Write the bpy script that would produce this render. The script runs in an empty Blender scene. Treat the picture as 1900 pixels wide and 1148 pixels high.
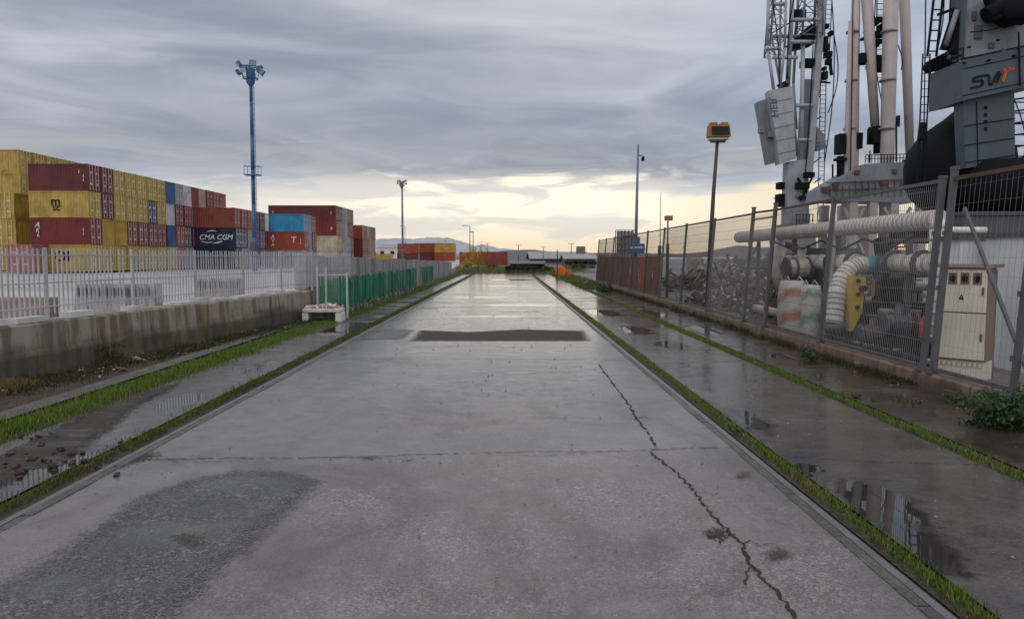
import bpy, math, random
import numpy as np
from mathutils import Vector, Matrix, Euler
random.seed(11); rng = np.random.default_rng(5)
S = bpy.context.scene
COL = S.collection
R = math.radians
FPX, CX, CY, HZ, CAMH = 1372.0, 950.0, 574.0, 476.0, 1.7
PITCH = math.atan((CY-HZ)/FPX); YAW = -math.atan((CX-944.0)/FPX)
CAMROT = Euler((R(90)-PITCH, 0, YAW), 'XYZ').to_matrix()

# ------------------------------------------------------------------ measuring the photograph
def ray(px, py): return CAMROT @ Vector(((px-CX)/FPX, (CY-py)/FPX, -1.0))
def pt(px, py, Y):
    d = ray(px, py); return Vector((0, 0, CAMH)) + d*(Y/d.y)
def gnd(px, py, z=0.0):
    d = ray(px, py); return Vector((0, 0, CAMH)) + d*((z-CAMH)/d.z)

# ------------------------------------------------------------------ node helpers
class NT:
    def __init__(s, tree): s.t = tree; s.t.nodes.clear()
    def n(s, typ, **k):
        nd = s.t.nodes.new(typ)
        for a, b in k.items(): setattr(nd, a, b)
        return nd
    def put(s, sock, v):
        if v is None: return
        if isinstance(v, bpy.types.NodeSocket): s.t.links.new(v, sock)
        elif isinstance(v, (tuple, list)) and sock.type == 'RGBA' and len(v) == 3: sock.default_value = (*v, 1)
        else: sock.default_value = v
    def m(s, op, a, b=None, c=None, clamp=False):
        nd = s.n('ShaderNodeMath', operation=op, use_clamp=clamp)
        for i, v in enumerate((a, b, c)): s.put(nd.inputs[i], v)
        return nd.outputs[0]
    def mix(s, f, a, b, blend='MIX'):
        nd = s.n('ShaderNodeMix', data_type='RGBA', blend_type=blend); nd.clamp_factor = True
        s.put(nd.inputs[0], f); s.put(nd.inputs[6], a); s.put(nd.inputs[7], b)
        return nd.outputs[2]
    def mf(s, f, a, b):
        nd = s.n('ShaderNodeMix', data_type='FLOAT'); s.put(nd.inputs[0], f); s.put(nd.inputs[2], a); s.put(nd.inputs[3], b)
        return nd.outputs[0]
    def noise(s, vec, scale, detail=3, rough=.55, dist=0.0):
        nd = s.n('ShaderNodeTexNoise'); s.put(nd.inputs['Vector'], vec)
        nd.inputs['Scale'].default_value = scale; nd.inputs['Detail'].default_value = detail
        nd.inputs['Roughness'].default_value = rough; nd.inputs['Distortion'].default_value = dist
        return nd.outputs[0]
    def vor(s, vec, scale, feature='F1'):
        nd = s.n('ShaderNodeTexVoronoi', feature=feature); s.put(nd.inputs['Vector'], vec); nd.inputs['Scale'].default_value = scale
        return nd
    def step(s, v, a, b, lo=0.0, hi=1.0):
        nd = s.n('ShaderNodeMapRange', interpolation_type='SMOOTHSTEP'); s.put(nd.inputs[0], v)
        for i, q in ((1, a), (2, b), (3, lo), (4, hi)): s.put(nd.inputs[i], q)
        return nd.outputs[0]
    def scale(s, vec, sx, sy, sz, off=(0, 0, 0)):
        nd = s.n('ShaderNodeMapping'); s.put(nd.inputs[0], vec); nd.inputs[1].default_value = off; nd.inputs[3].default_value = (sx, sy, sz)
        return nd.outputs[0]
    def pos(s): return s.n('ShaderNodeNewGeometry').outputs['Position']
    def obj(s): return s.n('ShaderNodeTexCoord').outputs['Object']
    def sep(s, v):
        nd = s.n('ShaderNodeSeparateXYZ'); s.put(nd.inputs[0], v); return nd.outputs
    def comb(s, x, y, z):
        nd = s.n('ShaderNodeCombineXYZ')
        for i, v in enumerate((x, y, z)): s.put(nd.inputs[i], v)
        return nd.outputs[0]
    def bump(s, h, strength, dist=.01):
        nd = s.n('ShaderNodeBump'); s.put(nd.inputs['Height'], h); s.put(nd.inputs['Strength'], strength); nd.inputs['Distance'].default_value = dist
        return nd.outputs[0]
    def out(s, sh, world=False):
        o = s.n('ShaderNodeOutputWorld' if world else 'ShaderNodeOutputMaterial'); s.t.links.new(sh, o.inputs[0])
    def bsdf(s, col, rough=.6, metal=0.0, normal=None, **k):
        b = s.n('ShaderNodeBsdfPrincipled'); s.put(b.inputs['Base Color'], col); s.put(b.inputs['Roughness'], rough); s.put(b.inputs['Metallic'], metal)
        s.put(b.inputs['Normal'], normal)
        for a, v in k.items(): s.put(b.inputs[a.replace('_', ' ')], v)
        return b.outputs[0]
def newmat(name):
    m = bpy.data.materials.new(name); m.use_nodes = True
    return m, NT(m.node_tree)

# ------------------------------------------------------------------ mesh builder
ORIG = {}
SPLIT = {'bracket', 'broken_chunk', 'buttress', 'coping_block', 'cross_tubes', 'fitting', 'flange', 'gallery', 'hatch', 'joint', 'ladder', 'lamp_stack', 'pier', 'portal', 'rod', 'slot', 'support', 'torn_netting'}
class MB:
    def __init__(s): s.v = []; s.f = []; s.mi = []; s.sm = []
    def add(s, vs, fs, mi=0, smooth=False):
        o = len(s.v); s.v += [tuple(v) for v in vs]
        for f in fs: s.f.append([o+i for i in f]); s.mi.append(mi); s.sm.append(smooth)
        return s
    def box(s, a, b, mi=0):
        (x0, y0, z0), (x1, y1, z1) = a, b
        return s.add([(x0,y0,z0),(x1,y0,z0),(x1,y1,z0),(x0,y1,z0),(x0,y0,z1),(x1,y0,z1),(x1,y1,z1),(x0,y1,z1)],
                     [(0,3,2,1),(4,5,6,7),(0,1,5,4),(1,2,6,5),(2,3,7,6),(3,0,4,7)], mi)
    def obox(s, c, hx, hy, hz, rot=None, mi=0, bev=0.0):
        c = Vector(c); M = rot if rot is not None else Matrix.Identity(3)
        if bev <= 0:
            vs = [c + M @ Vector((sx*hx, sy*hy, sz*hz)) for sz in (-1, 1) for sx, sy in ((-1,-1),(1,-1),(1,1),(-1,1))]
            return s.add(vs, [(0,3,2,1),(4,5,6,7),(0,1,5,4),(1,2,6,5),(2,3,7,6),(3,0,4,7)], mi)
        b = bev; rings = []
        prof = [(-hz, b), (-hz+b, 0), (hz-b, 0), (hz, b)]
        for z, ins in prof:
            x, y = hx-ins, hy-ins
            rings.append([(-x+b,-y,z),(x-b,-y,z),(x,-y+b,z),(x,y-b,z),(x-b,y,z),(-x+b,y,z),(-x,y-b,z),(-x,-y+b,z)])
        vs = [c + M @ Vector(p) for r_ in rings for p in r_]
        fs = [tuple(range(7, -1, -1)), tuple(range(24, 32))]
        for k in range(3):
            for i in range(8): j = (i+1) % 8; fs.append((8*k+i, 8*k+j, 8*k+8+j, 8*k+8+i))
        return s.add(vs, fs, mi)
    def beam(s, p0, p1, w, h=None, mi=0, up=(0, 0, 1)):
        p0, p1 = Vector(p0), Vector(p1); h = h or w; d = p1-p0; L = d.length
        if L < 1e-6: return s
        z = d/L; u = Vector(up)
        if abs(z.dot(u)) > .98: u = Vector((0, 1, 0))
        x = u.cross(z).normalized(); y = z.cross(x)
        M = Matrix((x, y, z)).transposed()
        return s.obox((p0+p1)/2, w/2, h/2, L/2, M, mi)
    def tube(s, pts, r, n=10, mi=0, caps=True, smooth=True):
        pts = [Vector(p) for p in pts]; N = len(pts)
        rs = r if isinstance(r, (list, tuple)) else [r]*N
        t0 = (pts[1]-pts[0]).normalized(); u = Vector((0, 0, 1)) if abs(t0.z) < .9 else Vector((0, 1, 0))
        x = u.cross(t0).normalized(); o = len(s.v)
        for i, p in enumerate(pts):
            t = (pts[min(i+1, N-1)] - pts[max(i-1, 0)])
            t = t.normalized() if t.length > 1e-9 else t0
            x = (x - t*x.dot(t)).normalized(); y = t.cross(x)
            for k in range(n):
                a = 2*math.pi*k/n; s.v.append(tuple(p + (x*math.cos(a)+y*math.sin(a))*rs[i]))
        for i in range(N-1):
            for k in range(n):
                j = (k+1) % n; s.f.append([o+i*n+k, o+i*n+j, o+i*n+n+j, o+i*n+n+k]); s.mi.append(mi); s.sm.append(smooth)
        if caps:
            s.f.append([o+k for k in range(n-1, -1, -1)]); s.mi.append(mi); s.sm.append(False)
            s.f.append([o+(N-1)*n+k for k in range(n)]); s.mi.append(mi); s.sm.append(False)
        return s
    def prism(s, poly, off, mi=0):
        n = len(poly); off = Vector(off); a = [Vector(p) for p in poly]; b = [p+off for p in a]
        fs = [tuple(range(n-1, -1, -1)), tuple(range(n, 2*n))] + [(i, (i+1) % n, n+(i+1) % n, n+i) for i in range(n)]
        return s.add(a+b, fs, mi)
    def lathe(s, c, prof, n=24, mi=0, smooth=True):
        c = Vector(c); o = len(s.v)
        for r_, z in prof:
            for k in range(n): a = 2*math.pi*k/n; s.v.append((c.x+r_*math.cos(a), c.y+r_*math.sin(a), c.z+z))
        for i in range(len(prof)-1):
            for k in range(n):
                j = (k+1) % n; s.f.append([o+i*n+k, o+i*n+j, o+i*n+n+j, o+i*n+n+k]); s.mi.append(mi); s.sm.append(smooth)
        s.f.append([o+k for k in range(n-1, -1, -1)]); s.mi.append(mi); s.sm.append(False)
        s.f.append([o+(len(prof)-1)*n+k for k in range(n)]); s.mi.append(mi); s.sm.append(False)
        return s
    def mesh(s, name, mats, off=Vector((0, 0, 0))):
        me = bpy.data.meshes.new(name)
        me.from_pydata([(x-off.x, y-off.y, z-off.z) for x, y, z in s.v], [], s.f)
        for m in (mats if isinstance(mats, (list, tuple)) else [mats]): me.materials.append(m)
        me.polygons.foreach_set('material_index', s.mi); me.polygons.foreach_set('use_smooth', s.sm); me.update()
        return me
    def pieces(s):
        """the builder's far-apart pieces, one builder each"""
        n = len(s.v); par = list(range(n))
        def find(i):
            while par[i] != i: par[i] = par[par[i]]; i = par[i]
            return i
        for f in s.f:
            r0 = find(f[0])
            for i in f[1:]: par[find(i)] = r0
        grp = {}
        for i in range(n): grp.setdefault(find(i), []).append(i)
        keys = list(grp); V = np.array(s.v); lo = np.array([V[grp[k]].min(0) for k in keys]); hi = np.array([V[grp[k]].max(0) for k in keys]); sz = (hi-lo).max(1)
        gap = np.maximum(0, np.maximum(lo[:, None]-hi[None], lo[None]-hi[:, None])); near = np.sqrt((gap**2).sum(2)) <= np.maximum(.02, .5*np.maximum(sz[:, None], sz[None]))
        lab = list(range(len(keys)))
        for a in range(len(keys)):
            for b_ in range(a):
                if near[a, b_] and lab[a] != lab[b_]:
                    x, y = lab[a], lab[b_]; lab = [y if q == x else q for q in lab]
        of = {}
        for k, l in zip(keys, lab):
            for i in grp[k]: of[i] = l
        out = {}
        for f, m_, sm_ in zip(s.f, s.mi, s.sm):
            b_, mp = out.setdefault(of[f[0]], (MB(), {}))
            for i in f:
                if i not in mp: mp[i] = len(b_.v); b_.v.append(s.v[i])
            b_.f.append([mp[i] for i in f]); b_.mi.append(m_); b_.sm.append(sm_)
        return [b_ for b_, _ in out.values()]
    def build(s, name, mats, parent=None, label=None):
        if parent is not None and name in SPLIT:
            ps = s.pieces()
            if len(ps) > 1:
                for q in ps: o = q._build(name, mats, parent, label)
                return o
        return s._build(name, mats, parent, label)
    def _build(s, name, mats, parent=None, label=None):
        off = ORIG[parent.name] if parent is not None else Vector((0, 0, 0))
        if parent is None and s.v:                      # a thing of one mesh: origin at its base
            a = np.array(s.v); off = Vector(((a[:,0].min()+a[:,0].max())/2, (a[:,1].min()+a[:,1].max())/2, a[:,2].min()))
        o = bpy.data.objects.new(name, s.mesh(name, mats, off)); COL.objects.link(o)
        if parent is not None: o.parent = parent
        else: o.location = off
        ORIG[o.name] = off
        if label: o['label'] = label
        return o
def tag(o, label, cat, group=None, kind=None):
    o['label'] = label; o['category'] = cat
    if group: o['group'] = group
    if kind: o['kind'] = kind
    return o
def thing(name, label, cat, loc, group=None):
    o = bpy.data.objects.new(name, None); COL.objects.link(o); o.location = loc; o.empty_display_size = .3
    ORIG[o.name] = Vector(loc); return tag(o, label, cat, group)
def structure(o, label=None):
    o['kind'] = 'structure'
    if label: o['label'] = label
    return o
def copy_tree(src, parent=None):
    c = src.copy(); COL.objects.link(c)
    if parent: c.parent = parent
    for ch in list(src.children): copy_tree(ch, c)
    return c
def text_mb(body, size, M, mi=0, shear=0.0, depth=.004, space=1.0):
    cu = bpy.data.curves.new('lettering', 'FONT'); cu.body = body; cu.size = size; cu.align_x = 'CENTER'; cu.align_y = 'CENTER'
    cu.shear = shear; cu.offset = size*.012; cu.extrude = depth; cu.space_line = .8; cu.space_character = space
    ob = bpy.data.objects.new('lettering', cu); COL.objects.link(ob)
    dg = bpy.context.evaluated_depsgraph_get(); me = bpy.data.meshes.new_from_object(ob.evaluated_get(dg))
    b = MB().add([M @ v.co for v in me.vertices], [tuple(p.vertices) for p in me.polygons], mi)
    bpy.data.objects.remove(ob); bpy.data.curves.remove(cu); bpy.data.meshes.remove(me)
    return b
def wall_matrix(origin, xaxis, zaxis=(0, 0, 1)):
    x = Vector(xaxis).normalized(); y = Vector(zaxis).normalized(); z = x.cross(y)
    M = Matrix((x, y, z)).transposed().to_4x4(); M.translation = Vector(origin); return M
def tri_mesh(name, V, F, mat, kind='stuff', label=None, cat=None, parent=None, cols=None):
    me = bpy.data.meshes.new(name); n = len(V); m = len(F)
    off = np.zeros(3)
    if parent is None: off = np.array([(V[:,0].min()+V[:,0].max())/2, (V[:,1].min()+V[:,1].max())/2, V[:,2].min()])
    else: off = np.array(ORIG[parent.name])
    me.vertices.add(n); me.vertices.foreach_set('co', (V-off).astype(np.float32).ravel())
    k = F.shape[1]; me.loops.add(m*k); me.loops.foreach_set('vertex_index', F.astype(np.int32).ravel())
    me.polygons.add(m); me.polygons.foreach_set('loop_start', np.arange(0, m*k, k, dtype=np.int32))
    if cols is not None:
        at = me.attributes.new('tint', 'FLOAT', 'POINT'); at.data.foreach_set('value', cols.astype(np.float32))
    me.update(calc_edges=True); me.validate(); me.materials.append(mat)
    o = bpy.data.objects.new(name, me); COL.objects.link(o)
    if parent is not None: o.parent = parent
    else: o.location = off
    ORIG[o.name] = Vector(off)
    if kind: o['kind'] = kind
    if label: o['label'] = label
    if cat: o['category'] = cat
    return o
def ordn(i): return ['first','second','third','fourth','fifth','sixth','seventh','eighth','ninth','tenth','eleventh','twelfth','thirteenth','fourteenth','fifteenth','sixteenth','seventeenth','eighteenth','nineteenth','twentieth'][i]

# ------------------------------------------------------------------ materials
def paint(name, col, rough=.5, metal=0.0, wear=.25, rust=(.09, .04, .02), amount=.35, scale=1.0, streak=True):
    m, t = newmat(name); p = t.obj()
    rnd = t.n('ShaderNodeObjectInfo').outputs['Random']
    q = t.n('ShaderNodeVectorMath', operation='ADD'); t.put(q.inputs[0], p)
    t.put(q.inputs[1], t.comb(t.m('MULTIPLY', rnd, 37.0), t.m('MULTIPLY', rnd, 11.0), 0.0)); q = q.outputs[0]
    n1 = t.noise(q, .9*scale, 5, .62); n2 = t.noise(t.scale(q, 6*scale, 6*scale, .5*scale), 1.0, 4, .6); n3 = t.noise(q, 22*scale, 3)
    c = t.mix(t.step(n1, .25, .75), tuple(x*(1-wear) for x in col), tuple(min(.95, x*(1+wear*.6)) for x in col))
    c = t.mix(t.m('MULTIPLY', t.step(rnd, 0, 1), .35), c, tuple(x*.6 for x in col))
    g = .32*(col[0]*.3+col[1]*.6+col[2]*.1)+(.03 if max(col) > .04 else .008)
    c = t.mix(t.m('MULTIPLY', t.step(n2 if streak else n1, .5, .78), amount*.9), c, (g*.9, g*.85, g*.75))
    c = t.mix(t.m('MULTIPLY', t.step(t.m('ADD', n1, t.m('MULTIPLY', t.m('SUBTRACT', n3, .5), .35)), .6, .72), amount), c, rust)
    t.out(t.bsdf(c, t.mf(n1, rough-.12, rough+.15), metal, t.bump(n3, .15, .004), Specular_IOR_Level=.2 if max(col) < .04 else .5))
    return m
def glow(name, col, e):
    m, t = newmat(name); t.out(t.bsdf(col, .4, Emission_Color=col, Emission_Strength=e)); return m

def wet(name, dark, light, puddles=(), wetlo=.40, wethi=.62, gravel=1.0, wscale=.55, rdry=.5, rwet=.1, tint=None, joints=0.0, dry_near=None, fade=None, mott=0.0, ripple=0.0):
    m, t = newmat(name); p = t.pos(); x, y, z = t.sep(p)
    big = t.noise(t.scale(p, .55, 1.7, 1), wscale, 6, .62, .5); mid = t.noise(p, 3.2, 5, .65); fine = t.noise(p, 70, 4, .7); vf = t.noise(p, 240, 2, .6)
    w = t.step(t.m('ADD', big, t.m('MULTIPLY', t.m('SUBTRACT', mid, .5), .35)), wetlo, wethi)       # 1 = water film
    if dry_near: w = t.m('MULTIPLY', w, dry_near(t, x, y, mid, big))
    pud = None
    if puddles:
        wx = t.m('ADD', x, t.m('MULTIPLY', t.m('SUBTRACT', t.noise(p, 2.2, 4, .6), .5), .55))
        wy = t.m('ADD', y, t.m('MULTIPLY', t.m('SUBTRACT', t.noise(t.scale(p, 1, 1, 1, (9, 4, 0)), 2.0, 4, .6), .5), .8))
        for (cx, cy, rx, ry) in puddles:
            d = t.m('SQRT', t.m('ADD', t.m('POWER', t.m('DIVIDE', t.m('SUBTRACT', wx, cx), rx), 2.0), t.m('POWER', t.m('DIVIDE', t.m('SUBTRACT', wy, cy), ry), 2.0)))
            k = t.step(t.m('ADD', d, t.m('MULTIPLY', t.m('SUBTRACT', mid, .5), .35)), 1.06, .72); pud = k if pud is None else t.m('MAXIMUM', pud, k)
    c = t.mix(t.step(mid, .3, .7), dark, light)
    c = t.mix(t.m('MULTIPLY', t.step(fine, .38, .68), .6*gravel), c, tuple(v*1.75 for v in light))
    c = t.mix(t.m('MULTIPLY', t.step(vf, .56, .42), .5*gravel), c, tuple(v*.4 for v in dark))
    cell = t.sep(t.vor(p, 105).outputs['Color'])[0]; cell2 = t.sep(t.vor(p, 42).outputs['Color'])[1]
    dryk = t.m('SUBTRACT', 1.0, t.m('MULTIPLY', w, .75)); blot = t.step(t.noise(p, 1.1, 4, .6), .38, .62)
    sk = t.m('MULTIPLY', t.m('MULTIPLY', dryk, t.mf(blot, .35, 1.0)), gravel)
    c = t.mix(t.m('MULTIPLY', t.step(cell, .62, .95), t.m('MULTIPLY', sk, .55), clamp=True), c, tuple(v*2.2 for v in light))
    c = t.mix(t.m('MULTIPLY', t.step(cell, .34, .05), t.m('MULTIPLY', sk, .7), clamp=True), c, tuple(v*.35 for v in dark))
    c = t.mix(t.m('MULTIPLY', t.step(cell2, .86, .97), t.m('MULTIPLY', sk, .5), clamp=True), c, tuple(v*2.3 for v in light))
    c = t.mix(t.m('MULTIPLY', t.step(t.noise(p, .7, 4, .65, .4), .45, .7), .4), c, tuple(v*.6 for v in dark))
    if tint: c = t.mix(t.m('MULTIPLY', t.step(big, .62, .38), .5), c, tint)
    c = t.mix(t.m('MULTIPLY', w, .35), c, t.mix(.5, c, tuple(v*.8 for v in dark)))
    if joints:
        jy = t.m('ABSOLUTE', t.m('SUBTRACT', t.m('FRACT', t.m('ADD', t.m('DIVIDE', y, joints), t.m('MULTIPLY', mid, .004))), .5))
        jm = t.m('MULTIPLY', t.step(jy, .0022, .0008), t.step(t.noise(p, 1.7, 3), .42, .55)); c = t.mix(jm, c, (.03, .027, .024))
    if mott:                                  # damp blotches, old oil and silt, trodden wheel lines
        b1 = t.noise(t.scale(p, .8, .55, 1, (7, 3, 0)), .9, 7, .68, 1.2); b2 = t.noise(t.scale(p, 1.2, .12, 1, (2, 8, 0)), 1.0, 5, .6, .3); b3 = t.noise(p, 5.5, 5, .7, .8)
        c = t.mix(t.m('MULTIPLY', t.step(b1, .46, .66), mott), c, tuple(v*.42 for v in dark))
        c = t.mix(t.m('MULTIPLY', t.step(b2, .50, .68), mott*.6), c, (dark[0]*.55, dark[1]*.46, dark[2]*.40))
        c = t.mix(t.m('MULTIPLY', t.step(b3, .56, .74), mott*.7), c, tuple(v*.4 for v in dark))
        c = t.mix(t.m('MULTIPLY', t.step(b1, .42, .30), mott*.45), c, tuple(v*1.45 for v in light))
        w = t.m('MULTIPLY', w, t.mf(t.step(b3, .35, .6), 1.0, .72))
    r = t.m('ADD', t.mf(w, rdry, rwet), t.m('MULTIPLY', t.m('SUBTRACT', fine, .5), .12))
    hgt = t.m('ADD', t.m('MULTIPLY', fine, .6), t.m('MULTIPLY', vf, .5))
    bs = t.m('MULTIPLY', t.m('SUBTRACT', 1.0, t.m('MULTIPLY', w, .88)), .55*gravel)
    if pud is not None:
        c = t.mix(t.m('MULTIPLY', pud, .75), c, tuple(v*.35 for v in dark)); r = t.mf(pud, r, .015); bs = t.m('MULTIPLY', bs, t.m('SUBTRACT', 1.0, pud))
    r = t.m('MAXIMUM', r, .012)
    nrm = t.bump(hgt, bs, .006)
    if ripple:                                 # uneven screed: the water film lies in shallow waves
        nb = t.n('ShaderNodeBump'); t.put(nb.inputs['Height'], t.noise(t.scale(p, 1.2, 2.3, 1), 1.0, 5, .6, 1.2)); t.put(nb.inputs['Strength'], t.m('SUBTRACT', 1.0, t.m('MULTIPLY', pud, .97)) if pud is not None else 1.0); t.put(nb.inputs['Strength'], t.m('MULTIPLY', t.m('SUBTRACT', 1.0, t.m('MULTIPLY', pud, .97)) if pud is not None else 1.0, t.mf(t.step(big, .35, .65), .25, 1.0))); nb.inputs['Distance'].default_value = ripple; t.t.links.new(nrm, nb.inputs['Normal']); nrm = nb.outputs[0]
    sh = t.bsdf(c, r, 0, nrm, IOR=1.45)
    if fade:                                   # laid thin over the slab: worn away towards its edge
        ed = t.n('ShaderNodeAttribute', attribute_name='edge').outputs['Fac']; amp, lo, hi = fade
        nn = t.m('ADD', t.m('MULTIPLY', t.m('SUBTRACT', t.noise(p, 7, 6, .7), .5), amp), t.m('MULTIPLY', t.m('SUBTRACT', cell, .5), amp*.5))
        a_ = t.step(t.m('ADD', ed, nn), lo, hi); tr = t.n('ShaderNodeBsdfTransparent'); mx = t.n('ShaderNodeMixShader')
        t.put(mx.inputs[0], a_); t.t.links.new(tr.outputs[0], mx.inputs[1]); t.t.links.new(sh, mx.inputs[2]); sh = mx.outputs[0]
    t.out(sh); return m

def near_slab(t, x, y, mid, big):     # the near slab is dry and stony right of the patch, smooth and wet left of it
    far = t.step(y, 5.7, 6.6)
    edge = t.m('ADD', t.m('SUBTRACT', x, t.m('ADD', t.m('MULTIPLY', t.m('SUBTRACT', y, 6.3), .62), -1.35)), t.m('MULTIPLY', t.m('SUBTRACT', mid, .5), .5))
    left = t.step(edge, .25, -.25)
    return t.m('MAXIMUM', t.m('MAXIMUM', far, left), .12)
M = {}
M['road'] = wet('wet_road_concrete', (.120, .103, .104), (.214, .190, .194), wetlo=.24, wethi=.46, rdry=.32, rwet=.075, ripple=.008, tint=(.165, .136, .126), mott=.5, wscale=.42, joints=0, dry_near=near_slab, puddles=[(-.2, 21.0, 1.5, .35), (.5, 26, 1.6, .5), (-1.2, 31, 1.3, .6), (1.0, 36, 1.0, .7), (-.3, 43, 1.8, .9), (.2, 54, 2.0, 1.5)])
PR = [gnd(1625, 930), gnd(1690, 1010), gnd(1385, 778), gnd(1180, 612), gnd(1250, 640), gnd(1120, 580), gnd(1500, 870), gnd(1770, 1010)]
M['lane_right'] = wet('wet_lane_concrete', (.052, .043, .039), (.11, .094, .087), wetlo=.30, wethi=.5, rdry=.34, rwet=.06, ripple=.008, wscale=.6, gravel=.8, mott=.6,
    puddles=[(PR[0].x, PR[0].y, .30, .60), (PR[1].x, PR[1].y, .3, .45), (PR[2].x, PR[2].y, .22, .7), (PR[3].x, PR[3].y, .4, 1.1), (PR[4].x, PR[4].y, .35, .8), (PR[5].x, PR[5].y, .5, 1.6), (PR[6].x, PR[6].y, .12, .15)])
PO = [gnd(1310, 612), gnd(1590, 735), gnd(1210, 580), gnd(1450, 660)]
M['lane_outer'] = wet('wet_brown_verge', (.036, .025, .019), (.075, .055, .044), wetlo=.34, wethi=.54, rdry=.4, rwet=.07, ripple=.008, wscale=.8, gravel=.9, mott=.6,
    puddles=[(PO[0].x, PO[0].y, .3, 1.3), (PO[1].x, PO[1].y, .16, .35), (PO[2].x, PO[2].y, .3, 1.6), (PO[3].x, PO[3].y, .2, .5)])
PL = [gnd(70, 880), gnd(150, 850), gnd(330, 745), gnd(480, 680), gnd(640, 610), gnd(30, 930)]
M['lane_left'] = wet('wet_left_pavement', (.075, .068, .066), (.145, .135, .134), wetlo=.34, wethi=.54, rdry=.36, rwet=.09, ripple=.008, wscale=.7, gravel=.8, mott=.6,
    puddles=[(PL[0].x, PL[0].y, .5, .4), (PL[1].x, PL[1].y, .25, .3), (PL[2].x, PL[2].y, .25, .6), (PL[3].x, PL[3].y, .22, .8), (PL[4].x, PL[4].y, .5, 1.8), (PL[5].x, PL[5].y, .5, .3)])
M['patch'] = wet('dark_asphalt_patch', (.052, .050, .052), (.105, .102, .106), wetlo=.46, wethi=.7, rdry=.45, rwet=.2, wscale=1.3, gravel=1.9, mott=.5, fade=(.34, .02, .16))
M['mud'] = wet('wet_dark_mud', (.012, .009, .006), (.035, .026, .017), wetlo=.5, wethi=.7, rdry=.7, rwet=.2, wscale=2.0, gravel=1.5, fade=(.30, .0, .10))
M['stain'] = wet('brown_road_stain', (.03, .02, .014), (.06, .042, .03), wetlo=.5, wethi=.7, rdry=.6, rwet=.3, fade=(.16, .05, .11))
M['strip_patch'] = wet('brown_asphalt_strip', (.032, .022, .02), (.05, .034, .029), wetlo=.62, wethi=.9, rdry=.85, rwet=.5, wscale=.9, gravel=1.2, fade=(.4, .0, .16))
M['yard'] = wet('pale_yard_concrete', (.36, .36, .37), (.5, .5, .51), wetlo=.35, wethi=.6, rdry=.6, rwet=.3, wscale=.12, gravel=.3)
M['ground'] = wet('rough_ground', (.07, .062, .05), (.13, .12, .1), wetlo=.6, wethi=.85, rdry=.95, rwet=.6, wscale=.2, gravel=.8)
M['quay'] = wet('quay_concrete', (.08, .072, .066), (.15, .138, .128), wetlo=.42, wethi=.65, rdry=.6, rwet=.15, wscale=.3, gravel=.6)
M['soil'] = wet('dark_soil', (.022, .015, .010), (.06, .042, .028), wetlo=.55, wethi=.8, rdry=.85, rwet=.35, wscale=1.4, gravel=1.3)
M['kerb_ledge'] = wet('grey_ledge', (.055, .05, .046), (.11, .105, .098), wetlo=.5, wethi=.7, rdry=.7, rwet=.3, gravel=.8)
def mat_crack():
    m, t = newmat('crack_dirt'); n = t.noise(t.pos(), 30, 3)
    t.out(t.bsdf(t.mix(n, (.012, .009, .007), (.035, .03, .018)), .9)); return m
M['crack'] = mat_crack()
def mat_wallconc(name, base, low, moss, zlo=.12, zhi=.42, streaks=1.0):
    m, t = newmat(name); p = t.pos(); x, y, z = t.sep(p)
    n = t.noise(p, 1.6, 6, .65); st = t.noise(t.scale(p, 5, 5, .55), 1.0, 5, .6); f = t.noise(p, 45, 3); big = t.noise(t.scale(p, .45, .45, .2), 1.0, 3)
    c = t.mix(t.step(n, .3, .7), tuple(v*.72 for v in base), tuple(min(.9, v*1.2) for v in base))
    c = t.mix(t.m('MULTIPLY', t.step(st, .45, .62), .75*streaks), c, tuple(v*.38 for v in base))
    zz = t.m('ADD', z, t.m('MULTIPLY', t.m('SUBTRACT', t.m('ADD', t.m('MULTIPLY', big, .6), t.m('MULTIPLY', n, .4)), .5), .9))
    c = t.mix(t.m('MULTIPLY', t.step(zz, zhi, zlo), .85), c, low)
    c = t.mix(t.m('MULTIPLY', t.step(t.m('ADD', n, t.m('MULTIPLY', big, .35)), .62, .85), .7), c, moss)
    t.out(t.bsdf(c, .75, 0, t.bump(t.m('ADD', t.m('MULTIPLY', f, .5), n), .35, .012))); return m
M['wall'] = mat_wallconc('stained_wall_concrete', (.40, .34, .27), (.055, .042, .028), (.16, .125, .04), .26, .52, 1.3)
M['backwall'] = mat_wallconc('grey_wall_concrete', (.40, .38, .385), (.22, .20, .19), (.2, .18, .15), 0, .3, 1.1)
M['whiteblock'] = paint('white_block_concrete', (.72, .71, .70), .7, 0, .2, (.2, .16, .12), .35, 2)
M['kerb'] = mat_wallconc('rusty_kerb_concrete', (.22, .145, .11), (.06, .045, .03), (.08, .07, .03), 0, .12)
M['white_metal'] = paint('white_bar_paint', (.56, .55, .565), .45, 0, .25, (.22, .14, .09), .4, 2)
M['galv'] = paint('galvanised_steel', (.115, .118, .13), .5, .1, .3, (.11, .085, .07), .3, 3)
M['wire'] = paint('mesh_wire', (.24, .24, .245), .6, .0, .2, (.1, .08, .07), .2, 3)
M['wire_black'] = paint('dark_mesh_wire', (.045, .045, .05), .5, .2, .2)
M['rusty'] = paint('rusty_steel', (.14, .075, .05), .7, .2, .35, (.05, .03, .02), .5, 3)
M['rail'] = paint('rail_steel', (.22, .20, .21), .3, .7, .35, (.10, .055, .035), .5, 4)
M['mast_blue'] = paint('mast_blue_paint', (.05, .15, .32), .45, .1, .25)
M['mast_grey'] = paint('mast_grey_paint', (.16, .19, .24), .5, .2, .2)
M['dark'] = paint('dark_metal', (.022, .023, .026), .5, .2, .3)
M['lamp_glass'] = paint('lamp_glass', (.5, .52, .55), .15, 0, .05, amount=.0)
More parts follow.
